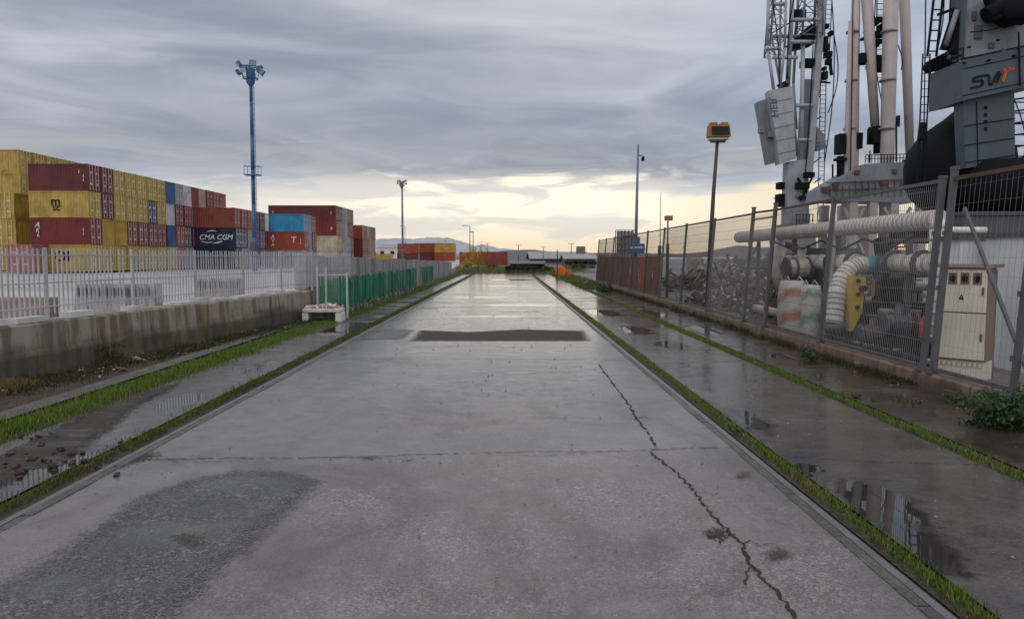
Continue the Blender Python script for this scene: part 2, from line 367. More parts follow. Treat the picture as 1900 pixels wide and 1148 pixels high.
M['orange_lamp'] = paint('orange_lamp_paint', (.36, .14, .015), .5, 0, .25, (.12, .05, .02), .4, 4)
M['pole_brown'] = paint('brown_pole', (.085, .066, .055), .65, .1, .3)
M['crane_grey'] = paint('crane_light_grey', (.40, .43, .47), .5, .1, .28, (.20, .12, .08), .5, .8)
M['crane_mid'] = paint('crane_mid_grey', (.22, .25, .29), .5, .1, .32, (.11, .075, .055), .5, .8)
M['crane_pink'] = paint('crane_pinkish_paint', (.50, .425, .42), .55, 0, .22, (.26, .16, .12), .4, .7)
M['crane_slate'] = paint('crane_slate_paint', (.075, .108, .135), .5, .1, .3, (.05, .04, .032), .5, .9)
M['crane_dark'] = paint('crane_dark_paint', (.010, .011, .013), .8, .1, .3, (.05, .03, .02), .25, .6)
M['logo_black'] = paint('logo_black_paint', (.012, .012, .014), .5, 0, .1, amount=.05)
M['logo_orange'] = paint('logo_orange_paint', (.62, .13, .03), .5, 0, .1, amount=.1)
M['logo_white'] = paint('logo_white_paint', (.78, .78, .78), .5, 0, .08, amount=.1)
M['pipe_white'] = paint('white_pipe_lagging', (.76, .72, .67), .5, 0, .12, (.24, .17, .12), .35, 2)
M['pipe_dirty_shade'] = paint('dirty_shaded_lagging', (.56, .50, .45), .55, 0, .3, (.18, .12, .08), .45, 2)  # grimy pipes, and the shading painted on the pipe rings
M['teal'] = paint('teal_coupling_paint', (.02, .34, .42), .4, 0, .2)
M['yellow'] = paint('yellow_machine_paint', (.66, .42, .03), .5, 0, .2)
M['red'] = paint('red_sign_paint', (.55, .05, .045), .45, 0, .2)
M['cab_cream'] = paint('cream_cabinet_paint', (.74, .68, .57), .5, 0, .12, (.3, .2, .12), .3, 3)
M['cab_brown'] = paint('brown_cabinet_lid', (.22, .15, .125), .6, 0, .25)
M['cabin_white'] = paint('white_cabin_paint', (.72, .73, .75), .45, 0, .14, (.25, .18, .14), .25, 1.5)
M['green_dark'] = paint('dark_green_slat_paint', (.008, .11, .075), .6, 0, .5, (.03, .04, .03), .35, 3)
M['green_slat'] = paint('teal_green_slat_paint', (.015, .26, .125), .5, 0, .5, (.05, .06, .04), .35, 3)
M['screen'] = paint('reddish_screen', (.25, .125, .085), .85, 0, .4, (.08, .055, .05), .5, 1.5)
M['screen_orange'] = paint('orange_panel', (.42, .12, .05), .7, 0, .25)
M['orange'] = paint('orange_plastic', (.75, .16, .02), .4, 0, .2, amount=.1)
M['black_block'] = paint('black_barrier', (.012, .012, .013), .5, 0, .3, amount=.2)
M['rubble'] = paint('rubble_mix', (.32, .26, .23), .85, 0, .45, (.2, .08, .05), .5, 6)
M['pinkrub'] = paint('pink_rubble', (.52, .36, .32), .8, 0, .3, (.35, .14, .1), .4, 10)
M['scrap'] = paint('scrap_mix', (.13, .115, .105), .7, 0, .55, (.09, .055, .04), .5, 5)
M['scrap_light'] = paint('scrap_pale', (.42, .39, .36), .7, 0, .35, (.2, .15, .12), .4, 5)
M['roof_grey'] = paint('grey_roof_sheet', (.33, .32, .32), .6, 0, .15)
M['bldg_white'] = paint('white_building_wall', (.62, .60, .57), .7, 0, .1)
M['bldg_dark'] = paint('dark_building_wall', (.10, .10, .11), .7, 0, .2)
M['billboard'] = paint('olive_billboard', (.16, .18, .13), .6, 0, .2)
M['blue_box'] = paint('blue_box_paint', (.06, .13, .28), .5, 0, .2)
def mat_bag(nm, ca, cb):
    m, t = newmat(nm); p = t.obj(); x, y, z = t.sep(p)
    w = t.noise(p, 2.2, 3); d = t.m('ADD', t.m('MULTIPLY', z, 4.2), t.m('ADD', t.m('MULTIPLY', y, 1.2), t.m('MULTIPLY', w, 1.6)))
    b = t.step(t.m('SINE', t.m('MULTIPLY', d, 3.0)), -.2, .8)
    c = t.mix(b, (.68, .66, .62), t.mix(t.step(t.noise(p, 3, 2), .4, .6), ca, cb))
    t.out(t.bsdf(c, .8, 0, t.bump(t.noise(p, 9, 3), .5, .03))); return m
M['bag'] = mat_bag('reddish_bag_cloth', (.58, .25, .17), (.62, .42, .34)); M['bag2'] = mat_bag('greenish_bag_cloth', (.28, .46, .36), (.5, .56, .45))
def mat_leaf(name, a, b, c):
    m, t = newmat(name); at = t.n('ShaderNodeAttribute', attribute_name='tint').outputs['Fac']
    nd = t.n('ShaderNodeValToRGB'); t.put(nd.inputs[0], at); e = nd.color_ramp.elements
    e[0].color = (*a, 1); e[1].color = (*c, 1); k = e.new(.5); k.color = (*b, 1)
    d = t.bsdf(nd.outputs[0], .5); tr = t.n('ShaderNodeBsdfTranslucent'); t.put(tr.inputs[0], nd.outputs[0])
    mx = t.n('ShaderNodeMixShader'); mx.inputs[0].default_value = .3; t.t.links.new(d, mx.inputs[1]); t.t.links.new(tr.outputs[0], mx.inputs[2])
    t.out(mx.outputs[0]); return m
M['grass'] = mat_leaf('green_grass_blades', (.045, .06, .012), (.115, .22, .02), (.26, .38, .05))
M['grass_olive'] = mat_leaf('olive_grass_blades', (.05, .055, .015), (.115, .15, .022), (.22, .24, .055))
M['grass_dry'] = mat_leaf('dry_grass_blades', (.14, .09, .03), (.26, .18, .06), (.34, .27, .10))
M['leaf'] = mat_leaf('dark_green_leaves', (.012, .03, .01), (.03, .075, .02), (.07, .14, .04))
M['leaf_yellow'] = mat_leaf('yellow_green_leaves', (.12, .10, .02), (.40, .28, .04), (.60, .42, .07))
M['leaf_moss'] = mat_leaf('mossy_weed_leaves', (.02, .022, .008), (.06, .07, .018), (.11, .12, .03))
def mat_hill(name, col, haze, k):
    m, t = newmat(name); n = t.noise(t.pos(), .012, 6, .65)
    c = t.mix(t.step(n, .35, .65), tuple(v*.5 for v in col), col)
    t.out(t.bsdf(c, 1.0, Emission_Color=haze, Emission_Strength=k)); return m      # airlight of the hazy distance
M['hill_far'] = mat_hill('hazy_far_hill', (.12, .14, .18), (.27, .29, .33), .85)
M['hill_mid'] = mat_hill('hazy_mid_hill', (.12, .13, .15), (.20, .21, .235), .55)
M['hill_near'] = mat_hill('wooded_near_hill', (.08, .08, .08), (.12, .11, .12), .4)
# ------------------------------------------------------------------ sky, sun, camera
SUN_EL, SUN_AZ = R(48), R(205)
def build_world():
    w = bpy.data.worlds.new('World'); S.world = w; w.use_nodes = True; t = NT(w.node_tree)
    sky = t.n('ShaderNodeTexSky', sky_type='NISHITA'); sky.sun_disc = False
    sky.sun_elevation = SUN_EL; sky.sun_rotation = SUN_AZ; sky.air_density = 1.4; sky.dust_density = 2.5
    bg1 = t.n('ShaderNodeBackground'); t.t.links.new(sky.outputs[0], bg1.inputs[0]); bg1.inputs[1].default_value = .06
    d = t.n('ShaderNodeTexCoord').outputs['Generated']; x, y, z = t.sep(d)
    zc = t.m('MAXIMUM', z, 0.0); den = t.m('ADD', zc, .045)
    u = t.m('DIVIDE', x, den); v = t.m('DIVIDE', y, den)
    P = t.comb(u, v, 0.0)
    az = t.m('ARCTAN2', x, t.m('MAXIMUM', y, .001))                      # 0 along the road, + to the right
    el = t.m('MULTIPLY', t.m('ARCSINE', zc), 57.2958)
    n1 = t.noise(t.scale(P, .13, .17, 1, (3.1, .4, 0)), 1.0, 5, .5, 1.2)
    n2 = t.noise(t.scale(P, .35, .5, 1, (1.3, 2.0, 0)), 1.0, 5, .5, .8)
    n3 = t.noise(t.comb(t.m('MULTIPLY', az, 2.8), t.m('MULTIPLY', el, .24), 1.7), 1.0, 5, .52, .9)     # long flat streaks
    n4 = t.noise(t.comb(t.m('MULTIPLY', az, 6.0), t.m('MULTIPLY', el, .62), 5.2), 1.0, 6, .56, .7)
    f = t.m('ADD', t.m('MULTIPLY', n1, .5), t.m('MULTIPLY', n3, .5))
    # grey deck: light and dark bellies
    deck = t.mix(t.step(f, .36, .62), (.295, .335, .415), (.60, .63, .69))
    deck = t.mix(t.m('MULTIPLY', t.step(n2, .5, .75), .4), deck, (.74, .75, .78))
    deck = t.mix(t.m('MULTIPLY', t.step(az, .15, .5), .55), deck, t.mix(.6, deck, (.36, .50, .70)))
    # brighter underside as the deck nears the gap
    deck = t.mix(t.m('MULTIPLY', t.step(el, 10.0, 5.5), t.m('MULTIPLY', t.step(n4, .44, .60), .9)), deck, (.80, .76, .71))
    # dark blue-grey bank hanging above the gap
    bank = t.m('MULTIPLY', t.m('MULTIPLY', t.step(el, 5.2, 6.8), t.step(el, 11.5, 8.0)), t.step(n4, .32, .55))
    deck = t.mix(t.m('MULTIPLY', bank, .55), deck, (.25, .28, .35))
    # warm clear gap over the horizon
    gapcol = t.mix(t.step(el, 0.0, 3.6), (.98, .80, .56), (1.18, 1.10, .90))
    gapcol = t.mix(t.step(az, -.04, -.5), gapcol, (.74, .71, .66))
    gapcol = t.mix(t.m('MULTIPLY', t.step(az, .12, .35), .5), gapcol, (.82, .66, .42))
    side = t.m('MULTIPLY', t.step(t.m('ABSOLUTE', t.m('SUBTRACT', az, .05)), .12, .7), 2.4)
    top = t.m('SUBTRACT', 5.9, side)
    e2 = t.m('ADD', el, t.m('ADD', t.m('MULTIPLY', t.m('SUBTRACT', n3, .5), 6.5), t.m('MULTIPLY', t.m('SUBTRACT', n4, .5), 5.0)))
    gap = t.step(t.m('SUBTRACT', e2, top), .7, -.9)
    gap = t.m('MULTIPLY', gap, t.m('SUBTRACT', 1.0, t.m('MULTIPLY', t.m('MULTIPLY', t.step(n4, .49, .60), t.step(el, .7, 1.6)), .75)))
    frontal = t.step(y, -.1, .35)
    col = t.mix(t.m('MULTIPLY', gap, frontal), deck, gapcol)
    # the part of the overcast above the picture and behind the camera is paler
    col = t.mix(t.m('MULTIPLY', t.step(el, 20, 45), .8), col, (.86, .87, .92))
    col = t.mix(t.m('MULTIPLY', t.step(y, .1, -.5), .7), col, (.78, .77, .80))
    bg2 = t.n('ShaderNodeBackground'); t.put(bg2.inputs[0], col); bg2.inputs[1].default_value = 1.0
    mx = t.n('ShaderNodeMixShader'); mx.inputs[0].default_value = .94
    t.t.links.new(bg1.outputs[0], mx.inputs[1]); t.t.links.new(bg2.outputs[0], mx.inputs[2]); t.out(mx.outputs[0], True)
build_world()
sl = bpy.data.lights.new('sun', 'SUN'); sl.energy = .6; sl.angle = R(40); sl.color = (1, .93, .84)
so = bpy.data.objects.new('sun', sl); COL.objects.link(so)
sd = Vector((math.sin(SUN_AZ)*math.cos(SUN_EL), math.cos(SUN_AZ)*math.cos(SUN_EL), math.sin(SUN_EL)))
so.rotation_euler = sd.to_track_quat('Z', 'Y').to_euler(); so.location = (0, 50, 60)
cd = bpy.data.cameras.new('camera'); cd.sensor_width = 36; cd.lens = FPX/1900*36; cd.clip_end = 20000; cd.clip_start = .05
co = bpy.data.objects.new('camera', cd); COL.objects.link(co); co.location = (0, 0, CAMH); co.rotation_euler = (R(90)-PITCH, 0, YAW)
S.camera = co
S.view_settings.view_transform = 'Standard'; S.view_settings.look = 'None'; S.view_settings.exposure = 0; S.view_settings.gamma = 1
S.render.engine = 'CYCLES'; S.cycles.use_denoising = True; S.cycles.max_bounces = 6; S.cycles.transparent_max_bounces = 8
S.cycles.sample_clamp_indirect = 4

# ------------------------------------------------------------------ ground, road, pavements
def sheet(name, x0, x1, y0, y1, z, mat, nx=1, ny=1, label=None):
    b = MB(); vs = [(x0+(x1-x0)*i/nx, y0+(y1-y0)*j/ny, z) for j in range(ny+1) for i in range(nx+1)]
    b.add(vs, [(j*(nx+1)+i, j*(nx+1)+i+1, (j+1)*(nx+1)+i+1, (j+1)*(nx+1)+i) for j in range(ny) for i in range(nx)])
    return structure(b.build(name, mat), label)
XL, XR = -3.27, 2.10
WA, WB = Vector((-6.8, 9.9, 0)), Vector((-5.43, 20.5, 0)); WD = (WB-WA).normalized(); WN = Vector((WD.y, -WD.x, 0))   # the low wall's road face
def wall_at(y): return WA + WD*((y-WA.y)/WD.y)
sheet('ground', -6000, 6000, -200, 9000, -.06, M['ground'])
road = sheet('road', XL+.09, XR-.10, -6, 74, 0, M['road'], label='wet grey concrete roadway between the two rails')
sheet('pavement', -4.62, XL-.27, -6, 70, -.004, M['lane_left'], label='wet concrete strip left of the left rail')
sheet('pavement', XR+.225, 3.88, -6, 74, -.004, M['lane_right'], label='wet brownish lane with puddles right of the right rail')
sheet('verge', 4.13, 5.42, -6, 74, -.006, M['lane_outer'], label='brown muddy strip along the foot of the mesh fence')
sheet('soil_strip', XL-.27, XL-.03, -6, 74, -.02, M['soil'], label='dark soil joint under the grass by the left rail')
sheet('soil_strip', XR+.06, XR+.225, -6, 74, -.02, M['soil'], label='dark soil joint under the grass by the right rail')
sheet('soil_strip', 3.88, 4.13, -6, 74, -.02, M['soil'], label='dark soil joint under the outer right grass line')
sheet('soil_strip', -5.22, -4.62, -6, 70, -.012, M['soil'], label='soil bed under the left green grass')
sheet('ledge', -5.52, -5.22, -6, 20, .02, M['kerb_ledge'], label='narrow grey concrete ledge behind the left grass')
sheet('soil_strip', -9.2, -5.52, -6, 22, -.01, M['soil'], label='dirt bed along the foot of the stained wall')
sheet('yard', -160, -5.9, 21, 420, -.02, M['yard'], label='pale wet concrete container yard')
yb = MB(); ypts = [(-160, -6), (-160, 21.0)] + [tuple((wall_at(21.0)-WN*.25)[:2]), tuple((wall_at(-6)-WN*.25)[:2])]
structure(yb.add([(x, y, .02) for x, y in ypts], [(3, 2, 1, 0)]).build('yard_edge', M['yard']), 'yard paving just behind the low wall')
sheet('quay', 5.62, 60, -6, 130, .05, M['quay'], label='quay paving behind the mesh fence')

def ragged(pts, seg=.12, jit=.02, closed=True, r=random):
    out = []
    n = len(pts)
    for i in range(n if closed else n-1):
        a, b = Vector(pts[i]), Vector(pts[(i+1) % n]); L = (b-a).length; k = max(1, int(L/seg))
        for j in range(k):
            p = a.lerp(b, j/k); out.append(Vector((p.x+r.uniform(-jit, jit), p.y+r.uniform(-jit, jit)*1.3, p.z)))
    if not closed: out.append(Vector(pts[-1]))
    return out
# asphalt patch in the near left of the road
pp = [(590, 884), (603, 893), (588, 915), (560, 940), (505, 985), (470, 1025), (420, 1062), (370, 1120), (330, 1190), (250, 1320), (-700, 1320), (-500, 1180), (-260, 1120), (-60, 1098), (35, 1062), (110, 1012), (180, 968), (235, 925), (300, 902), (370, 881), (430, 872), (485, 867), (545, 872)]
def layer(name, pts, z, cell, mat, label, parent=road):
    P = np.array([(p[0], p[1]) for p in pts]); x0, y0 = P.min(0); x1, y1 = P.max(0); nx, ny = int((x1-x0)/cell)+2, int((y1-y0)/cell)+2
    X, Y = np.meshgrid(x0+np.arange(nx)*cell, y0+np.arange(ny)*cell, indexing='ij'); ins = np.zeros(X.shape, bool); D = np.full(X.shape, 9.)
    for i in range(len(P)):
        a, c_ = P[i], P[(i+1) % len(P)]; cond = (a[1] > Y) != (c_[1] > Y)
        with np.errstate(divide='ignore', invalid='ignore'): ins ^= cond & (X < (c_[0]-a[0])*(Y-a[1])/(c_[1]-a[1]+1e-12)+a[0])
        d = c_-a; tt = np.clip(((X-a[0])*d[0]+(Y-a[1])*d[1])/(d @ d+1e-12), 0, 1); D = np.minimum(D, np.hypot(X-a[0]-tt*d[0], Y-a[1]-tt*d[1]))
    D = np.where(ins, D, -D); idx = -np.ones(X.shape, int); V = []; E = []; F = []
    def vid(i, j):
        if idx[i, j] < 0: idx[i, j] = len(V); V.append((X[i, j], Y[i, j], z)); E.append(D[i, j])
        return idx[i, j]
    for i in range(nx-1):
        for j in range(ny-1):
            if D[i:i+2, j:j+2].max() > -.06: F.append((vid(i, j), vid(i+1, j), vid(i+1, j+1), vid(i, j+1)))
    me = bpy.data.meshes.new(name); off = ORIG[parent.name]; me.from_pydata([(x-off.x, y-off.y, z_-off.z) for x, y, z_ in V], [], F); me.materials.append(mat)
    at = me.attributes.new('edge', 'FLOAT', 'POINT'); at.data.foreach_set('value', np.array(E, np.float32)); me.update()
    o = bpy.data.objects.new(name, me); COL.objects.link(o); o.parent = parent; ORIG[o.name] = off
    if label: o['label'] = label
    return o
layer('asphalt_patch', [gnd(min(max(x, -420), 1900), y, .004) for x, y in pp], .004, .04, M['patch'], 'dark ragged asphalt patch in the near left of the road')
def flatpoly(name, pts, z, mat, label, parent=road, jit=.05, seg=.15):
    P = ragged([Vector((x, y, z)) for x, y in pts], seg, jit); b = MB().add(P, [tuple(range(len(P)))]); o = b.build(name, mat, parent, label)
    if o.data.polygons[0].normal.z < 0: o.data.flip_normals()
    return o
layer('asphalt_strip', [(-2.0, 14.85), (1.65, 14.8), (1.75, 16.9), (.3, 17.3), (-.9, 16.7), (-2.1, 17.1)], .004, .08, M['strip_patch'], 'dark brown asphalt strip laid across the road')
layer('asphalt_strip', [(-3.15, 15.2), (-2.15, 15.1), (-2.15, 17.2), (-3.15, 17.3)], .004, .08, M['patch'], 'greyer end of the asphalt strip by the left rail')
# cracks and joints (thin ribbons of dirt)
def ribbon(b, pts, w, jit=.012, seg=.035, z=.005, gaps=0.0):
    P = ragged([Vector((p[0], p[1], z)) for p in pts], seg, jit, False); prev = None
    for i in range(len(P)-1):
        a, c_ = P[i], P[i+1]; d = (c_-a); d.z = 0
        if d.length < 1e-5: continue
        nrm = Vector((-d.y, d.x, 0)).normalized(); w1 = w*random.uniform(.35, 1.35); q = (c_+nrm*w1, c_-nrm*w1)
        if prev is None: prev = (a+nrm*w*.6, a-nrm*w*.6)
        if random.random() >= gaps: b.add([prev[0], prev[1], q[1], q[0]], [(0, 1, 2, 3)])
        prev = q
def fixn(o):
    me = o.data
    if sum(p.normal.z for p in me.polygons) < 0: me.flip_normals()
    return o
def crack(px, w, label, gaps=0.0, jit=.012):
    b = MB(); ribbon(b, [gnd(x, y) for x, y in px], w, jit, gaps=gaps); return fixn(b.build('crack', M['crack'], road, label))
crack([(1205, 838), (1250, 872), (1292, 915), (1322, 955), (1352, 985), (1378, 1010), (1395, 1050), (1432, 1090), (1462, 1122), (1500, 1175)], .010, 'long jagged crack running towards the viewer', 0, .016)
crack([(1110, 675), (1145, 722), (1168, 752), (1182, 778), (1200, 800), (1218, 828)], .011, 'crack beyond the slab joint', .15, .016)
crack([(265, 853), (420, 850), (600, 849), (680, 847), (760, 844), (850, 841)], .008, 'left half of the slab joint filled with dirt', .08, .010)
crack([(850, 841), (1000, 838), (1120, 838), (1215, 834), (1300, 831), (1365, 829)], .006, 'right half of the slab joint filled with dirt', .06, .009)
b = MB()
for k in range(26):
    a = random.uniform(0, 6.28); c0 = gnd(1340+random.uniform(-28, 22), 990+random.uniform(-8, 10)); ribbon(b, [c0, c0+Vector((math.cos(a), math.sin(a), 0))*random.uniform(.03, .09)], .005, .012, .015, .0055)
fixn(b.build('broken_spot', M['crack'], road, 'broken crumbled spot beside the long crack'))
crack([(1292, 915), (1310, 912), (1322, 918), (1331, 915)], .004, 'hair crack branching off the long crack', .1, .012)
crack([(1378, 1010), (1396, 1004), (1412, 1012), (1436, 1010)], .005, 'short side crack off the long crack', .1, .014)
crack([(1395, 1050), (1382, 1062), (1384, 1085)], .006, 'side crack curling back from the long crack', .1, .012)
crack([(1182, 778), (1194, 772), (1203, 776)], .004, 'hair crack beyond the joint', .1, .01)
crack([(680, 848), (700, 856), (745, 857), (790, 850)], .006, 'second dirty line under the slab joint', .2, .012)
crack([(905, 843), (1000, 846), (1090, 841)], .004, 'fine double line under the slab joint', .3, .01)
crack([(300, 856), (380, 857), (450, 855)], .004, 'fine double line at the left of the slab joint', .2, .008)
for (px, py, sx, sy, lab) in ((1400, 1060, 18, 12, 'chipped spot along the long crack'), (1360, 990, 14, 8, 'chipped spot halfway along the long crack'), (1214, 832, 16, 6, 'chipped spot where the crack meets the joint'), (690, 850, 40, 5, 'dirt gathered along the slab joint'), (1440, 1030, 42, 20, 'brown stain right of the long crack'), (1380, 881, 26, 11, 'small dark hole near the right rail'), (1438, 967, 26, 7, 'short dark gouge near the right rail'), (350, 1002, 52, 20, 'mossy hollow in the asphalt patch'), (1325, 990, 36, 17, 'crumbled dark patch beside the long crack')):
    layer('stain', [gnd(px+sx*math.cos(q)*random.uniform(.8, 1.2), py+sy*math.sin(q)*random.uniform(.8, 1.2)) for q in np.linspace(0, 6.28, 12)[:-1]], .0062, .02, M['stain'], lab)
for k, (y, g) in enumerate(((12.2, .3), (24.4, .3), (37, .3), (46, .3))):
    b = MB(); ribbon(b, [(XL+.1, y+random.uniform(-.05, .05)), (-.6, y), (XR-.12, y+random.uniform(-.05, .05))], .004+y*.0004, .012, .07, gaps=g)
    fixn(b.build('slab_joint', M['crack'], road))
b = MB(); ribbon(b, [(XR+.32, 6.2), (3.0, 6.05), (3.86, 5.95)], .006, .006, z=.001, gaps=.25); ribbon(b, [(XR+.32, 13.5), (3.86, 13.3)], .01, .01, z=.001, gaps=.3)
structure(fixn(b.build('lane_joint', M['crack'])), 'thin cross joint in the right lane')
# loose pebbles and leaves on the wet slabs
b = MB()
for k in range(420):
    y = 3.2*math.exp(random.uniform(0, 2.2)); x = random.uniform(-4.5, 5.3)
    if XL-.4 < x < XL+.1 or XR-.1 < x < XR+.35: continue
    s_ = random.uniform(.004, .014)*(1+y*.03); a0 = random.uniform(0, 6)
    b.add([(x+s_*math.cos(a0+q)*random.uniform(.6, 1.4), y+s_*math.sin(a0+q)*random.uniform(.6, 1.4), .001) for q in (0, 2.1, 4.2)] + [(x, y, .003+s_*.9)], [(0, 1, 3), (1, 2, 3), (2, 0, 3)])
o = b.build('loose_grit', M['rubble']); tag(o, 'loose grit and leaf crumbs scattered over the wet slabs', 'grit', kind='stuff')

# ------------------------------------------------------------------ crane rails
def crane_rail(x, label):
    r = thing('crane_rail', label, 'rail', (x, 35, -.03), 'crane rails let into the roadway')
    MB().box((x-.026, -6, -.05), (x+.026, 74, .006)).build('rail_head', M['rail'], r)
    MB().box((x+.030, -6, -.055), (x+.058, 74, -.012)).build('groove', M['crack'], r)
    b = MB(); y = -6.0
    while y < 74:
        L = random.uniform(.7, 1.8); s_ = 1 if x > 0 else -1
        x0, x1 = sorted((x-s_*.030, x-s_*(.098+random.uniform(-.006, .004)))) ; 
        b.box((x0, y, -.05), (x1, y+L-.02, .004+random.uniform(-.002, .004))); y += L
    b.build('edge_strip', M['kerb_ledge'], r); return r
crane_rail(XL+.03, 'worn steel rail in its groove along the left edge of the road, beside olive grass')
crane_rail(XR-.02, 'worn steel rail in its groove along the right edge of the road, beside bright grass')

# ------------------------------------------------------------------ grass
def blades(P, h, w, lean=.5):
    n = len(P); a = rng.uniform(0, 2*np.pi, n); hh = h*rng.uniform(.5, 1.25, n); ww = w*rng.uniform(.6, 1.3, n)
    dx, dy = np.cos(a), np.sin(a); la = rng.uniform(0, 2*np.pi, n); ln = lean*hh*rng.uniform(.2, 1, n)
    V = np.zeros((n, 5, 3)); 
    for i, s_ in ((0, -1), (1, 1)): V[:, i] = P + np.stack([dx*ww*s_, dy*ww*s_, 0*dx], 1)
    mid = P + np.stack([np.cos(la)*ln*.35, np.sin(la)*ln*.35, hh*.6], 1)
    V[:, 2] = mid + np.stack([dx*ww*.7, dy*ww*.7, 0*dx], 1); V[:, 3] = mid - np.stack([dx*ww*.7, dy*ww*.7, 0*dx], 1)
    V[:, 4] = P + np.stack([np.cos(la)*ln, np.sin(la)*ln, hh], 1)
    base = np.arange(n)[:, None]*5
    F = np.concatenate([base+[0, 1, 2], base+[0, 2, 3], base+[3, 2, 4]])
    t = np.clip(rng.normal(.5, .22, n), 0, 1); T = np.repeat(t[:, None], 5, 1)*np.array([.45, .45, .85, .85, 1.1])
    return V.reshape(-1, 3), F, np.clip(T.ravel(), 0, 1)
def patchy(x, y, s=1.0, ph=0.0):
    return .5+.25*(np.sin(y*2.1*s+ph)+np.sin(y*5.3*s+1.7*ph+x*3)+.6*np.sin(y*11.7*s+x*9+ph))/1.3
def grass(name, label, xc, wid, y0, y1, n, h, mat, z=-.015, ph=0.0, cover=.85, cat='grass', power=1.0):
    u = rng.uniform(0, 1, n); y = (y0+4)*((y1+4)/(y0+4))**(u**power)-4       # more blades near, fewer far
    e = rng.normal(0, .30, n); e = np.clip(e, -.75, .75)
    xw = xc(y) if callable(xc) else xc
    x = xw + e*wid*(.75+.5*patchy(0, y, .6, ph+3))
    keep = patchy(x, y, 1.0, ph) > (1-cover)*rng.uniform(.6, 1.6, n); x, y = x[keep], y[keep]
    sc = 1+np.clip(y, 0, 60)*.045
    P = np.stack([x, y, np.full_like(x, z)], 1); hh = h*(.55+.75*patchy(x, y, 1.6, ph+1))*(1+.012*np.clip(y, 0, 60))
    V, F, T = blades(P, hh, .0032*sc)
    o = tri_mesh(name, V, F, mat, 'stuff', label, cat, cols=T); return o
grass('grass_strip', 'bright green grass line along the right rail', XR+.16, .115, 1.5, 74, 17000, .034, M['grass'], ph=.3, cover=.93)
grass('grass_strip', 'bright green grass line along the outer edge of the right lane', 4.0, .17, 2.5, 74, 19000, .04, M['grass'], ph=2.1, cover=.97)
grass('grass_strip', 'olive grass line along the left rail', XL-.17, .14, 2.5, 74, 17000, .042, M['grass_olive'], ph=4.0, cover=.92)
grass('grass_strip', 'lush green grass band on the left before the stained wall', lambda y: -4.93+.25*np.clip((y-8)/12, 0, 1), .5, 4.0, 70, 50000, .066, M['grass'], ph=1.2, cover=1.0)
grass('grass_strip', 'low mossy weeds along the foot of the stained wall', lambda y: (-6.8+(y-9.9)*.1292)+.42, .75, 6, 20.3, 14000, .09, M['leaf_moss'], ph=5.2, cover=.75, cat='weeds')
grass('grass_strip', 'dry yellowish grass tuft at the near foot of the stained wall', lambda y: -6.5+0*y, .5, 8.2, 9.9, 2600, .11, M['grass_dry'], ph=1.0, cover=.95)
grass('grass_strip', 'olive weeds along the fence kerb', 5.34, .22, 10, 50, 9000, .10, M['leaf_moss'], ph=2.7, cover=.6, cat='weeds')
grass('grass_strip', 'rough grass at the far end of the road', lambda y: rng.uniform(-7, 9, len(y)), .5, 72, 110, 9000, .3, M['grass_olive'], z=-.06, cover=.8)
grass('grass_strip', 'green verge beyond the lane at the far right', lambda y: rng.uniform(4.0, 5.6, len(y)), .6, 38, 72, 5000, .16, M['grass_olive'], cover=.8, z=-.01)
grass('grass_strip', 'dead straw blades mixed into the grass along the right rail', XR+.16, .15, 1.8, 60, 3000, .045, M['grass_dry'], ph=2.0, cover=.6)
grass('grass_strip', 'dead straw blades mixed into the outer grass line', 4.0, .26, 2.5, 60, 2600, .05, M['grass_dry'], ph=.7, cover=.6)
grass('grass_strip', 'dead straw blades mixed into the left grass band', lambda y: -4.93+.25*np.clip((y-8)/12, 0, 1), .75, 5.0, 60, 5000, .075, M['grass_dry'], ph=3.3, cover=.6)
grass('grass_strip', 'mossy tufts creeping out of the olive grass by the left rail', XL-.17, .30, 3.0, 50, 7000, .04, M['leaf_moss'], ph=.4, cover=.55)
# dark muddy soil heaped beside the left grass
mud = thing('mud_spill', 'dark mud washed out beside the left green grass onto the wet pavement', 'mud', (-4.5, 7.5, -.004))
layer('mud', [gnd(x, y) for x, y in ((335, 708), (330, 718), (262, 752), (205, 800), (150, 838), (120, 862), (60, 872), (10, 905), (-60, 930), (-120, 900), (-20, 850), (60, 815), (140, 772), (215, 738))], .0005, .03, M['mud'], None, mud)
layer('mud', [gnd(x, y) for x, y in ((205, 842), (270, 830), (300, 845), (240, 868), (170, 872))], .0005, .03, M['mud'], None, mud)
mud['kind'] = 'structure'
b = MB()
for k in range(46):
    c0 = gnd(random.choice((20, 40, 70, 110, 150, 210))+random.gauss(0, 22), random.choice((872, 858, 846, 836, 808))+random.gauss(0, 9)); s_ = random.uniform(.008, .034)
    b.obox((c0.x, c0.y, s_*.3), s_, s_*random.uniform(.5, .9), s_*.4, Euler((random.uniform(-.4, .4), random.uniform(-.4, .4), random.uniform(0, 6))).to_matrix(), bev=s_*.15)
tag(b.build('soil_clods', M['soil']), 'dark soil clods lying in the left puddle', 'clods', kind='stuff')
# litter at the wall foot
b = MB()
for k in range(1500):
    y = random.uniform(7.5, 20.2); c0 = wall_at(y)+WN*abs(random.gauss(.3, .35)); s_ = random.uniform(.006, .026)
    if random.random() < .05: s_ *= 2.6
    b.obox((c0.x, c0.y, s_*.3+.005), s_, s_*random.uniform(.3, .9), s_*.25, Euler((random.uniform(-.5, .5), random.uniform(-.5, .5), random.uniform(0, 6))).to_matrix(), 0 if random.random() < .72 else 1, bev=s_*.1)
tag(b.build('rubble_litter', [M['rusty'], M['rubble']]), 'brown leaves and broken rubble along the foot of the stained wall', 'litter', kind='stuff')

